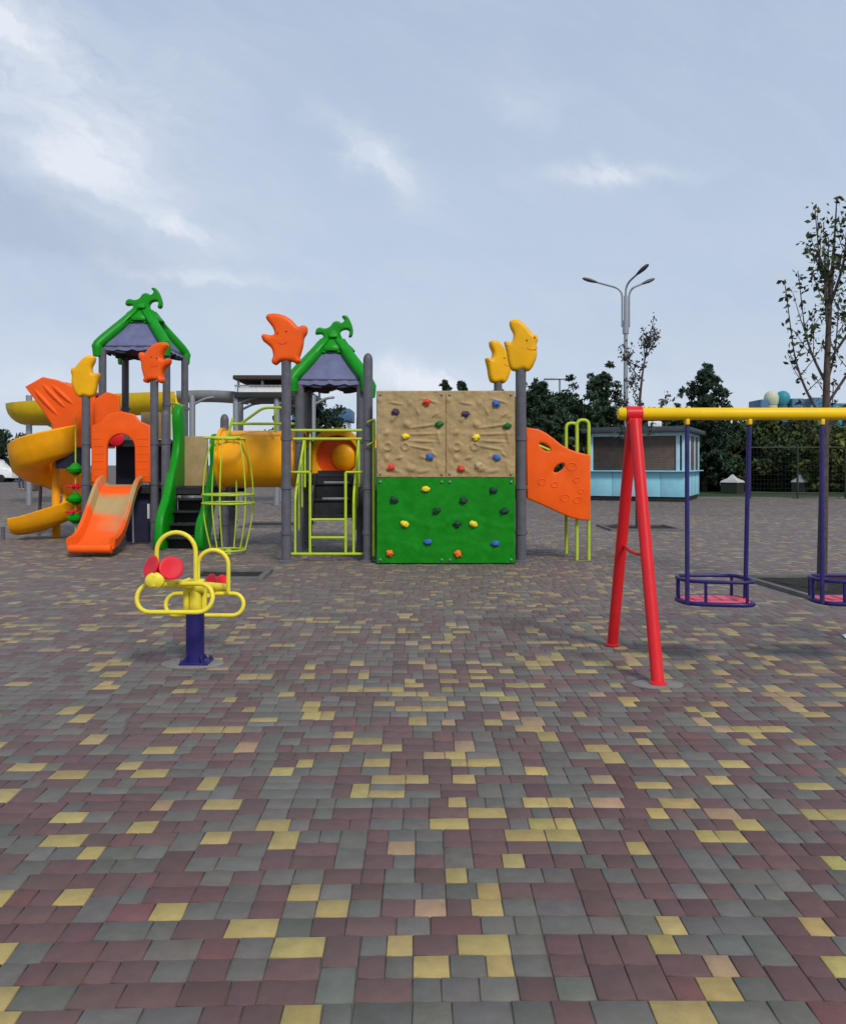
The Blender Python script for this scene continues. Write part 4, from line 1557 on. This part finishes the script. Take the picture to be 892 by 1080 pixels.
TG = 'dark trees standing behind the paved square'
PN, BL = (.028, .054, .028), (.042, .070, .022)
trees = [
    ('pine_tree', 'shaggy pine with broad crown just right of the yellow moon posts', 566, 44, 402, 3.4, 'pine', PN),
    ('pine_tree', 'dark pine between the yellow moons and the kiosk, lower than its neighbours', 596, 47, 412, 3.9, 'pine', PN),
    ('pine_tree', 'tall dark pine rising left of the street lamp', 634, 45, 393, 3.4, 'pine', PN),
    ('leafy_tree', 'round dark tree directly behind the kiosk roof', 690, 48, 430, 3.2, 'round', BL),
    ('pine_tree', 'open pointed pine standing alone above the swing beam', 742, 46, 386, 3.1, 'pine', (.030, .056, .034)),
    ('leafy_tree', 'dark round tree behind the first swing', 778, 52, 446, 3.4, 'round', BL),
    ('leafy_tree', 'olive green tree below the teal domes', 812, 50, 442, 3.0, 'round', (.045, .058, .016)),
    ('leafy_tree', 'mid green tree between the second swing hanger and domes', 850, 53, 440, 3.4, 'round', (.03, .06, .02)),
    ('leafy_tree', 'yellowish weeping tree at the right picture edge behind the fence', 890, 44, 452, 2.8, 'round', (.06, .075, .018)),
    ('leafy_tree', 'dark tree just beyond the right picture edge', 960, 50, 425, 3.6, 'round', BL),
    ('pine_tree', 'pine tip showing over the middle of the climbing wall, left of a similar tip', 469, 62, 397, 1.7, 'pine', PN),
    ('pine_tree', 'pine tip showing over the climbing wall, right of a similar tip', 487, 63, 399, 1.7, 'pine', PN),
    ('pine_tree', 'small pine showing over the wall below the smaller yellow moon', 528, 60, 408, 2.6, 'pine', PN),
    ('leafy_tree', 'dark round tree seen through the right roofed tower', 330, 62, 416, 2.8, 'round', (.022, .04, .018)),
    ('leafy_tree', 'dark tree at the left picture edge beyond the spiral slide', -4, 75, 452, 3.4, 'round', (.022, .038, .02)),
    ('leafy_tree', 'low dark tree behind the ramp climber', 614, 50, 424, 3.8, 'round', (.028, .050, .020)),
    ('leafy_tree', 'rounded dark tree between the climbing wall and the ramp climber', 580, 52, 420, 3.8, 'round', (.026, .046, .02)),
    ('pine_tree', 'pine hidden mostly by the climbing wall', 548, 50, 418, 2.8, 'pine', PN),
    ('leafy_tree', 'dark tree behind the kiosk right corner', 738, 50, 432, 3.2, 'round', (.018, .034, .014)),
]
for i, (nm, lb, px, Y, pt, rad, shp, bc) in enumerate(trees):
    clump_tree(nm, lb, W(px, Y), Y, Zh(pt, Y), rad, 100 + i, shp, bc, 8500 if shp == 'round' else 11000, .20 if shp == 'round' else .12, TG)
SG = 'dark shrubs growing along the lawn'
for i, (px, Y, h, rad, lb) in enumerate(((560, 42, 2.6, 2.0, 'dark shrub below the yellow moon post'), (592, 43, 3.0, 2.2, 'dark shrub behind the orange ramp'), (757, 47, 3.3, 2.2, 'dark shrub right of the kiosk corner'),
                                        (796, 48, 3.6, 2.4, 'dark shrub right of the first swing'), (826, 47, 3.2, 2.4, 'dark shrub behind the fence midpoint'), (858, 48, 3.4, 2.4, 'dark shrub left of the right-hand sapling trunk'),
                                        (892, 46, 3.2, 2.4, 'dark shrub at the right picture edge'), (930, 46, 3.4, 2.6, 'dark shrub beyond the right picture edge'), (640, 47, 3.2, 2.4, 'dark shrub behind the left end of the kiosk'))):
    clump_tree('shrub', lb, W(px, Y), Y, h, rad, 200 + i, 'shrub', (.030, .048, .017), 6000, .17, SG, .05)

# ------------------------------------------------------------------ kiosk
KW, KL, KH = 3.9, 4.4, 2.9
ka = R(-25)
kc = Vector((10.5, 33.4, 0))                     # the near right corner
K = thing('kiosk', 'light blue street kiosk with closed brown shutters and flat dark roof', 'kiosk', kc)
kf, ks = Vector((math.cos(ka), math.sin(ka), 0)), Vector((-math.sin(ka), math.cos(ka), 0))
KR = Matrix.Rotation(ka, 3, 'Z')


def kbox(b, x, y, z, sx, sy, sz, bev=.01):
    """x runs left from the near corner, y runs back"""
    c = kc - kf * x + ks * y
    b.box((c.x, c.y, z), (sx, sy, sz), KR, bev)


b = MB()
kbox(b, KW / 2, KL / 2, .08, KW - .1, KL - .1, .16)
part('plinth', b, M['black'], K)
b = MB()
for k in range(4):
    w_ = KW / 4
    kbox(b, w_ * (k + .5), .03, .70, w_ - .012, .06, 1.02)
for k in range(4):
    w_ = KL / 4
    kbox(b, .03, w_ * (k + .5) + .03, .70, .06, w_ - .012, 1.02)
    kbox(b, KW - .03, w_ * (k + .5) + .03, .70, .06, w_ - .012, 1.02)
kbox(b, KW / 2, KL, 1.5, KW, .06, 2.66)
part('wall', b, M['kblue'], K)
b = MB()
kbox(b, KW / 2, -.07, 1.235, KW + .3, .30, .05)
kbox(b, -.05, KL / 2, 1.235, .26, KL + .1, .045)
part('counter', b, M['kblue'], K)
b = MB()
for x in (.075, .30, 1.72, KW - .09):
    kbox(b, x, .03, 2.03, .05 if x == 1.72 else .15, .09, 1.55)
kbox(b, KW / 2, .03, 2.74, KW - .002, .085, .14)
for y in (1.5, 3.0, KL - .06):
    kbox(b, .04, y, 2.03, .08, .10, 1.55)
kbox(b, .04, KL / 2, 2.76, .075, KL - .01, .10)
part('window_frame', b, M['kwhite'], K)
b = MB()
for k in range(14):
    kbox(b, 1.02, .06, 1.32 + .10 * k, 1.38, .03, .098, .002)
part('shutter', b, M['shutter'], K)
b = MB()
for k in range(14):
    kbox(b, 2.78, .06, 1.32 + .10 * k, 2.06, .03, .098, .002)
part('shutter', b, M['wood'], K)['label'] = 'darker shutter left of the brown one'
b = MB()
kbox(b, .05, KL / 2, 2.0, .02, KL - .2, 1.48, .002)
kbox(b, KW - .05, KL / 2, 2.0, .02, KL - .2, 1.48, .002)
part('window_pane', b, M['shutter'], K)
b = MB()
kbox(b, KW / 2, KL / 2 - .1, 2.90, KW + .5, KL + .6, .18, .02)
kbox(b, KW / 2, KL / 2, 3.02, KW + .1, KL + .1, .06, .02)
part('roof', b, M['kroof'], K)
b = MB()
kbox(b, 1.3, .6, 3.17, .5, .4, .24, .02)
part('roof_unit', b, M['white'], K)

# ------------------------------------------------------------------ tall street lamp
LYp = 44.0
lx = W(659.5, LYp)
L = thing('street_lamp', 'tall grey street lamp with three curved arms above the pines', 'street lamp', (lx, LYp, 0))
zt = Zh(312, LYp)
b = MB().tube([(lx, LYp, 0), (lx, LYp, 5.5), (lx, LYp, zt)], [.14, .12, .09], 12)
b.tube([(lx, LYp, Zh(352, LYp)), (lx, LYp, Zh(338, LYp))], .17, 12)
part('pole', b, M['steel'], L)
for (px, py, yo) in ((620, 295, .3), (678, 281, -.6), (688, 297, .2)):
    e = Vector((W(px, LYp), LYp + yo, Zh(py, LYp)))
    e.x += .45 if px == 620 else -.45 if px == 688 else -.42
    e.z -= .5 if px == 678 else .05
    s = 1 if e.x > lx else -1
    st = Vector((lx + s * .18 if px != 678 else lx, LYp, Zh(345, LYp)))
    kn = Vector((st.x, LYp, Zh(305 if px != 678 else 300, LYp)))
    b = MB().tube(fillet([st, kn, e], .45, 6), .055, 8)
    ao = part('lamp_arm', b, M['steel'], L)
    dv = (e - kn).normalized()
    b = MB().tube([e - dv * .10, e + dv * .05, e + dv * .35, e + dv * .62, e + dv * .72], [.07, .12, .17, .13, .05], 12, flat=.6)
    part('lamp_head', b, M['post'], ao)

# second lamp: a flat T head far behind
ty = 58.0
tx = W(590, ty)
L2 = thing('street_lamp', 'distant lamp with one long flat bar head above the pines', 'street lamp', (tx, ty, 0))
b = MB().tube([(tx, ty, 0), (tx, ty, Zh(400, ty))], [.10, .07], 10)
part('pole', b, M['steel'], L2)
b = MB().box((tx, ty, Zh(399.5, ty)), (2.2, .3, .13), Matrix.Rotation(R(-1.5), 3, 'Y'), .04)
part('lamp_head', b, M['steel'], L2)

# ------------------------------------------------------------------ fence beside the lawn
fa, fb = Vector((W(786, 37.5), 37.0, 0)), Vector((W(786, 37.5) + 16, 35.2, 0))
FN = thing('wire_fence', 'dark wire fence with thin posts along the front of the lawn', 'fence', fa)
for k in range(9):
    p = fa.lerp(fb, k / 8)
    b = MB().tube([(p.x, p.y, 0), (p.x, p.y, 2.32)], .045, 8)
    part('fence_post', b, M['fence'], FN)
b = MB()
for z in (2.26, .25):
    b.tube([fa + Vector((0, 0, z)), fb + Vector((0, 0, z))], .026, 8)
part('fence_rail', b, M['fence'], FN)
b = MB()
for k in range(1, 107):
    p = fa.lerp(fb, k / 107)
    b.tube([(p.x, p.y, .25), (p.x, p.y, 2.26)], .003, 4, caps=False)
for k in range(1, 10):
    b.tube([fa + Vector((0, 0, .25 + .2 * k)), fb + Vector((0, 0, .25 + .2 * k))], .003, 4, caps=False)
part('wire_mesh', b, M['fence'], FN)

# white tents on the lawn, far behind
for px, Y, wd, lb in ((772, 43.0, .85, 'small white tent with pointed roof on the lawn right of the kiosk'), (843, 43.5, .62, 'small white tent on the lawn behind the fence, right of the other')):
    x = W(px, Y)
    t = thing('canopy_tent', lb, 'tent', (x, Y, 0), 'white tents on the lawn')
    b = MB().lathe([(wd * .76, .58), (wd * .70, .66), (wd * .30, .80), (.05, .98), (0, 1.0)], (x, Y, 0), 4)
    part('tent_roof', b, M['tent'], t)
    part('tent_wall', MB().lathe([(wd * .72, 0), (wd * .70, .60)], (x, Y, 0), 4), M['fence'], t)

# ------------------------------------------------------------------ water slide far left
wy = 31.0
WS = thing('water_slide', 'raised water slide with roofed platform and long curved yellow flume behind the playground', 'water slide', (W(270, wy), wy, 0))
x0, x1 = W(248, wy), W(330, wy)
b = MB()
for x, y in ((W(249, wy), wy), (W(292, wy), wy), (x1, wy), (W(254, wy + 3), wy + 3), (W(296, wy + 3), wy + 3), (W(203, wy), wy), (W(31, wy), wy), (W(140, wy + 3), wy + 3), (W(60, wy + 3.5), wy + 3.5)):
    b = MB().tube([(x, y, 0), (x, y, Zh(417, wy))], .11, 10)
    b.tube(fillet([(x, y, Zh(427, wy)), (x + .5, y, Zh(420, wy)), (x + .8, y, Zh(419, wy))], .2), .05, 8)
    part('support_post', b, M['steel'], WS)
b = MB().box(((x0 + x1) / 2, wy + 1.4, Zh(417, wy)), (x1 - x0, 3.2, .22), bev=.02)
part('platform', b, M['fence'], WS)
b = MB().box(((x0 + x1) / 2 + .1, wy + 1.4, Zh(399, wy)), (x1 - x0 + .2, 3.6, .16), bev=.03)
ro = part('roof', b, M['wood'], WS)
b = MB()
for x in np.linspace(x0 + .1, x1 - .1, 4):
    b.tube([(x, wy + .1, Zh(417, wy)), (x, wy + .1, Zh(399, wy))], .05, 8)
    b.tube([(x, wy + 2.8, Zh(417, wy)), (x, wy + 2.8, Zh(399, wy))], .05, 8)
part('roof_post', b, M['white'], ro)
b = MB()
for x in np.linspace(x0 + .05, x1 - .05, 18):
    b.tube([(x, wy - .1, Zh(416, wy)), (x, wy - .1, Zh(407, wy))], .018, 6)
b.tube([(x0, wy - .1, Zh(407, wy)), (x1, wy - .1, Zh(407, wy))], .03, 8)
b.box(((x0 + x1) / 2, wy - .1, Zh(411.5, wy)), (x1 - x0 - .3, .02, .22))
part('railing', b, M['white'], WS)


def flume(pts, r, m, name):
    pts = fillet(pts, 3.0, 8)
    fr = []
    for i, p in enumerate(pts):
        tn = (pts[min(i + 1, len(pts) - 1)] - pts[max(i - 1, 0)]).normalized()
        rt = tn.cross(Vector((0, 0, 1))).normalized()
        fr.append((p, rt, Vector((0, 0, 1))))
    o_ = [(r * math.cos(t), r * math.sin(t)) for t in np.linspace(math.pi, 2 * math.pi, 14)]
    i_ = [((r - .06) * math.cos(t), (r - .06) * math.sin(t)) for t in np.linspace(2 * math.pi, math.pi, 14)]
    return part(name, MB().sweep(fr, o_ + i_), m, WS)


flume([(x0 + .3, wy + .9, Zh(413, wy)), (W(222, wy), wy + .4, Zh(411, wy)), (W(186, wy), wy + .3, Zh(412.5, wy))], .42, M['flumegrey'], 'flume')
flume([(W(187, wy), wy + .3, Zh(414, wy)), (W(130, wy), wy + .2, Zh(416, wy)), (W(60, wy), wy, Zh(422, wy)), (W(33, wy), wy - .1, Zh(426, wy)), (W(10, wy), wy + 1.4, Zh(427, wy + 1)), (W(22, wy), wy + 3.6, Zh(430, wy + 4)), (W(60, wy + 5), wy + 4.8, Zh(434, wy + 5)), (W(150, wy + 5), wy + 4.4, Zh(450, wy + 5)), (W(190, wy + 5), wy + 6, 1.6)], .78, M['flume'], 'flume')

# ------------------------------------------------------------------ teal domed tower far right
dy = 82.0
DT = thing('domed_tower', 'distant pale and teal domed play castle above the swing beam', 'play castle', (W(835, dy), dy, 0))
for px, pt, rpx, m, cm in ((813, 412, 7.5, M['cream'], M['cream']), (825, 412, 7.5, M['teal'], M['midblue'])):
    x = W(px, dy)
    r = rpx / 880 * dy
    zt = Zh(pt, dy)
    b = MB().lathe([(r * .8, 0), (r * .8, zt - 2 * r)], (x, dy, 0), 16)
    w_ = part('tower_wall', b, cm, DT)
    b = MB().lathe([(r * .85, zt - 2 * r), (r, zt - 1.5 * r), (r * 1.02, zt - r), (r * .87, zt - .5 * r), (r * .5, zt - .13 * r), (0, zt)], (x, dy, 0), 20)
    part('dome', b, m, DT)
b = MB()
for pa, pb, pt in ((797, 806, 422), (830, 843, 421), (852, 866, 420), (843, 852, 429), (866, 905, 426)):
    xa_, xb_ = W(pa, dy), W(pb, dy)
    b.box(((xa_ + xb_) / 2, dy + .5, Zh(pt, dy) / 2), (xb_ - xa_ - .02, 3.0, Zh(pt, dy)), bev=.1)
part('tower_block', b, M['midblue'], DT)
b = MB()
for px in (848, 858, 874, 890):
    b.lathe([(.5, Zh(440, dy)), (.55, Zh(436, dy)), (.3, Zh(431, dy)), (0, Zh(428, dy))], (W(px, dy), dy - 1.5, 0), 10)
    b.lathe([(.45, 0), (.45, Zh(440, dy))], (W(px, dy), dy - 1.5, 0), 10)
part('turret', b, M['teal'], DT)

# small pale blue pavilion seen through the tower
py2 = 70.0
PV = thing('pavilion', 'distant white and blue pavilion seen through the right roofed tower', 'pavilion', (W(336, py2), py2, 0))
xa_, xb_ = W(316, py2), W(368, py2)
b = MB().box(((xa_ + xb_) / 2, py2, Zh(446, py2) / 2), (xb_ - xa_, 4, Zh(446, py2)), bev=.05)
wl = part('wall', b, M['white'], PV)
b = MB().box(((xa_ + xb_) / 2, py2, Zh(439, py2)), (xb_ - xa_ + .6, 4.6, 1.0), bev=.08)
part('roof', b, M['midblue'], PV)
for k in range(4):
    x = xa_ + (xb_ - xa_) * (k + .5) / 4
    part('window', MB().box((x, py2 - 2.01, 2.3), (.7, .06, 1.1), bev=.01), M['glass'], PV)

# ------------------------------------------------------------------ far left: van, bin, person
vy = 72.0
vx = W(18, vy)
V = thing('white_van', 'white van parked far away at the left picture edge', 'van', (vx - 2.3, vy, 0))
pf = [(-4.6, .35), (0, .35), (0, .95), (-.25, 1.12), (-.95, 1.25), (-1.55, 1.92), (-1.9, 2.0), (-4.5, 2.0), (-4.6, 1.85)]
b = MB().panel([(vx + x, z) for x, z in pf], (), 1.8, .08, T(0, vy, 0) @ XZ, 3)
part('body', b, M['white'], V)
b = MB().panel([(vx - 1.05, 1.28), (vx - 1.6, 1.82), (vx - 2.35, 1.82), (vx - 2.35, 1.28)], (), .02, .004, T(0, vy - .905, 0) @ XZ)
part('window', b, M['glass'], V)
for wx_ in (-.9, -3.6):
    for s in (-1, 1):
        w_ = part('wheel', MB().lathe([(.2, -.11), (.30, -.11), (.335, -.07), (.335, .07), (.30, .11), (.2, .11)], (vx + wx_, vy + s * .82, .335), 18, 'Y'), M['black'], V)
        part('rim', MB().lathe([(0, -.09), (.2, -.10), (.2, .10), (0, .09)], (vx + wx_, vy + s * .82, .335), 14, 'Y'), M['steel'], w_)

by = 47.5
bxx = W(34, by)
BN = thing('litter_bin', 'dark square litter bin on the paving far left, beside a person', 'bin', (bxx, by, 0))
b = MB()
for k in range(7):
    for s in (-1, 1):
        b.box((bxx - .24 + .08 * k, by + s * .26, .36), (.07, .02, .62), bev=.004)
        b.box((bxx + s * .28, by - .21 + .07 * k, .36), (.02, .06, .62), bev=.004)
b.box((bxx, by, .06), (.5, .46, .08), bev=.01)
part('body', b, M['shutter'], BN)
part('rim', MB().box((bxx, by, .69), (.62, .58, .04), bev=.01), M['wood'], BN)


def person(px, Y, label):
    x = W(px, Y)
    P = thing('person', label, 'person', (x, Y, 0))
    V_ = {'hip': (0, 0, .92), 'waist': (0, .01, 1.10), 'chest': (0, 0, 1.32), 'neck': (0, -.01, 1.48), 'head': (0, -.02, 1.58), 'top': (0, -.01, 1.70),
          'hl': (-.09, 0, .88), 'kl': (-.11, -.05, .50), 'al': (-.12, .06, .09), 'tl': (-.12, -.09, .04),
          'hr': (.09, 0, .88), 'kr': (.10, -.02, .50), 'ar': (.11, .02, .09), 'tr': (.12, -.13, .04),
          'sl': (-.18, 0, 1.41), 'el': (-.25, .03, 1.13), 'wl': (-.22, -.10, .90), 'fl': (-.21, -.14, .82),
          'sr': (.18, 0, 1.41), 'er': (.25, .03, 1.13), 'wr': (.23, -.06, .88), 'fr': (.22, -.09, .79)}
    rd = {'hip': .14, 'waist': .125, 'chest': .15, 'neck': .055, 'head': .095, 'top': .075, 'hl': .09, 'kl': .06, 'al': .042, 'tl': .035, 'hr': .09, 'kr': .06, 'ar': .042, 'tr': .035,
          'sl': .06, 'el': .042, 'wl': .03, 'fl': .028, 'sr': .06, 'er': .042, 'wr': .03, 'fr': .028}
    E = [('hip', 'waist'), ('waist', 'chest'), ('chest', 'neck'), ('neck', 'head'), ('head', 'top'), ('hip', 'hl'), ('hl', 'kl'), ('kl', 'al'), ('al', 'tl'), ('hip', 'hr'), ('hr', 'kr'), ('kr', 'ar'), ('ar', 'tr'),
         ('chest', 'sl'), ('sl', 'el'), ('el', 'wl'), ('wl', 'fl'), ('chest', 'sr'), ('sr', 'er'), ('er', 'wr'), ('wr', 'fr')]

    def skin(keys, grow, nm, m):
        ks_ = [k for k in V_ if k in keys]
        me = bpy.data.meshes.new(nm)
        me.from_pydata([V_[k] for k in ks_], [(ks_.index(a), ks_.index(c)) for a, c in E if a in ks_ and c in ks_], [])
        ob = bpy.data.objects.new('tmp', me)
        COL.objects.link(ob)
        md = ob.modifiers.new('s', 'SKIN')
        for i, k in enumerate(ks_):
            q = me.skin_vertices[0].data[i]
            q.radius = (rd[k] + grow, (rd[k] + grow) * .85)
            q.use_root = i == 0
        ob.modifiers.new('d', 'SUBSURF').levels = 2
        dg = bpy.context.evaluated_depsgraph_get()
        m2 = bpy.data.meshes.new_from_object(ob.evaluated_get(dg))
        bpy.data.objects.remove(ob)
        m2.transform(T(x, Y, 0))
        return link(nm, m2, m, P, 80)
    skin(set(V_), 0, 'body', M['skin'])
    skin({'hip', 'waist', 'chest', 'sl', 'el', 'sr', 'er'}, .014, 'jacket', M['cloth'])
    skin({'hip', 'hl', 'kl', 'al', 'hr', 'kr', 'ar'}, .013, 'trousers', M['denim'])
    b = MB()
    tm = bmesh.new()
    bmesh.ops.create_uvsphere(tm, u_segments=16, v_segments=10, radius=.112)
    for v in tm.verts:
        v.co = Vector((x, Y + .02, 1.66)) + Vector((v.co.x * .92, v.co.y, v.co.z * .95))
    b.merge(tm)
    part('hair', b, M['hair'], P)


person(23, 49.0, 'person in dark clothes standing far left beyond the spiral slide')
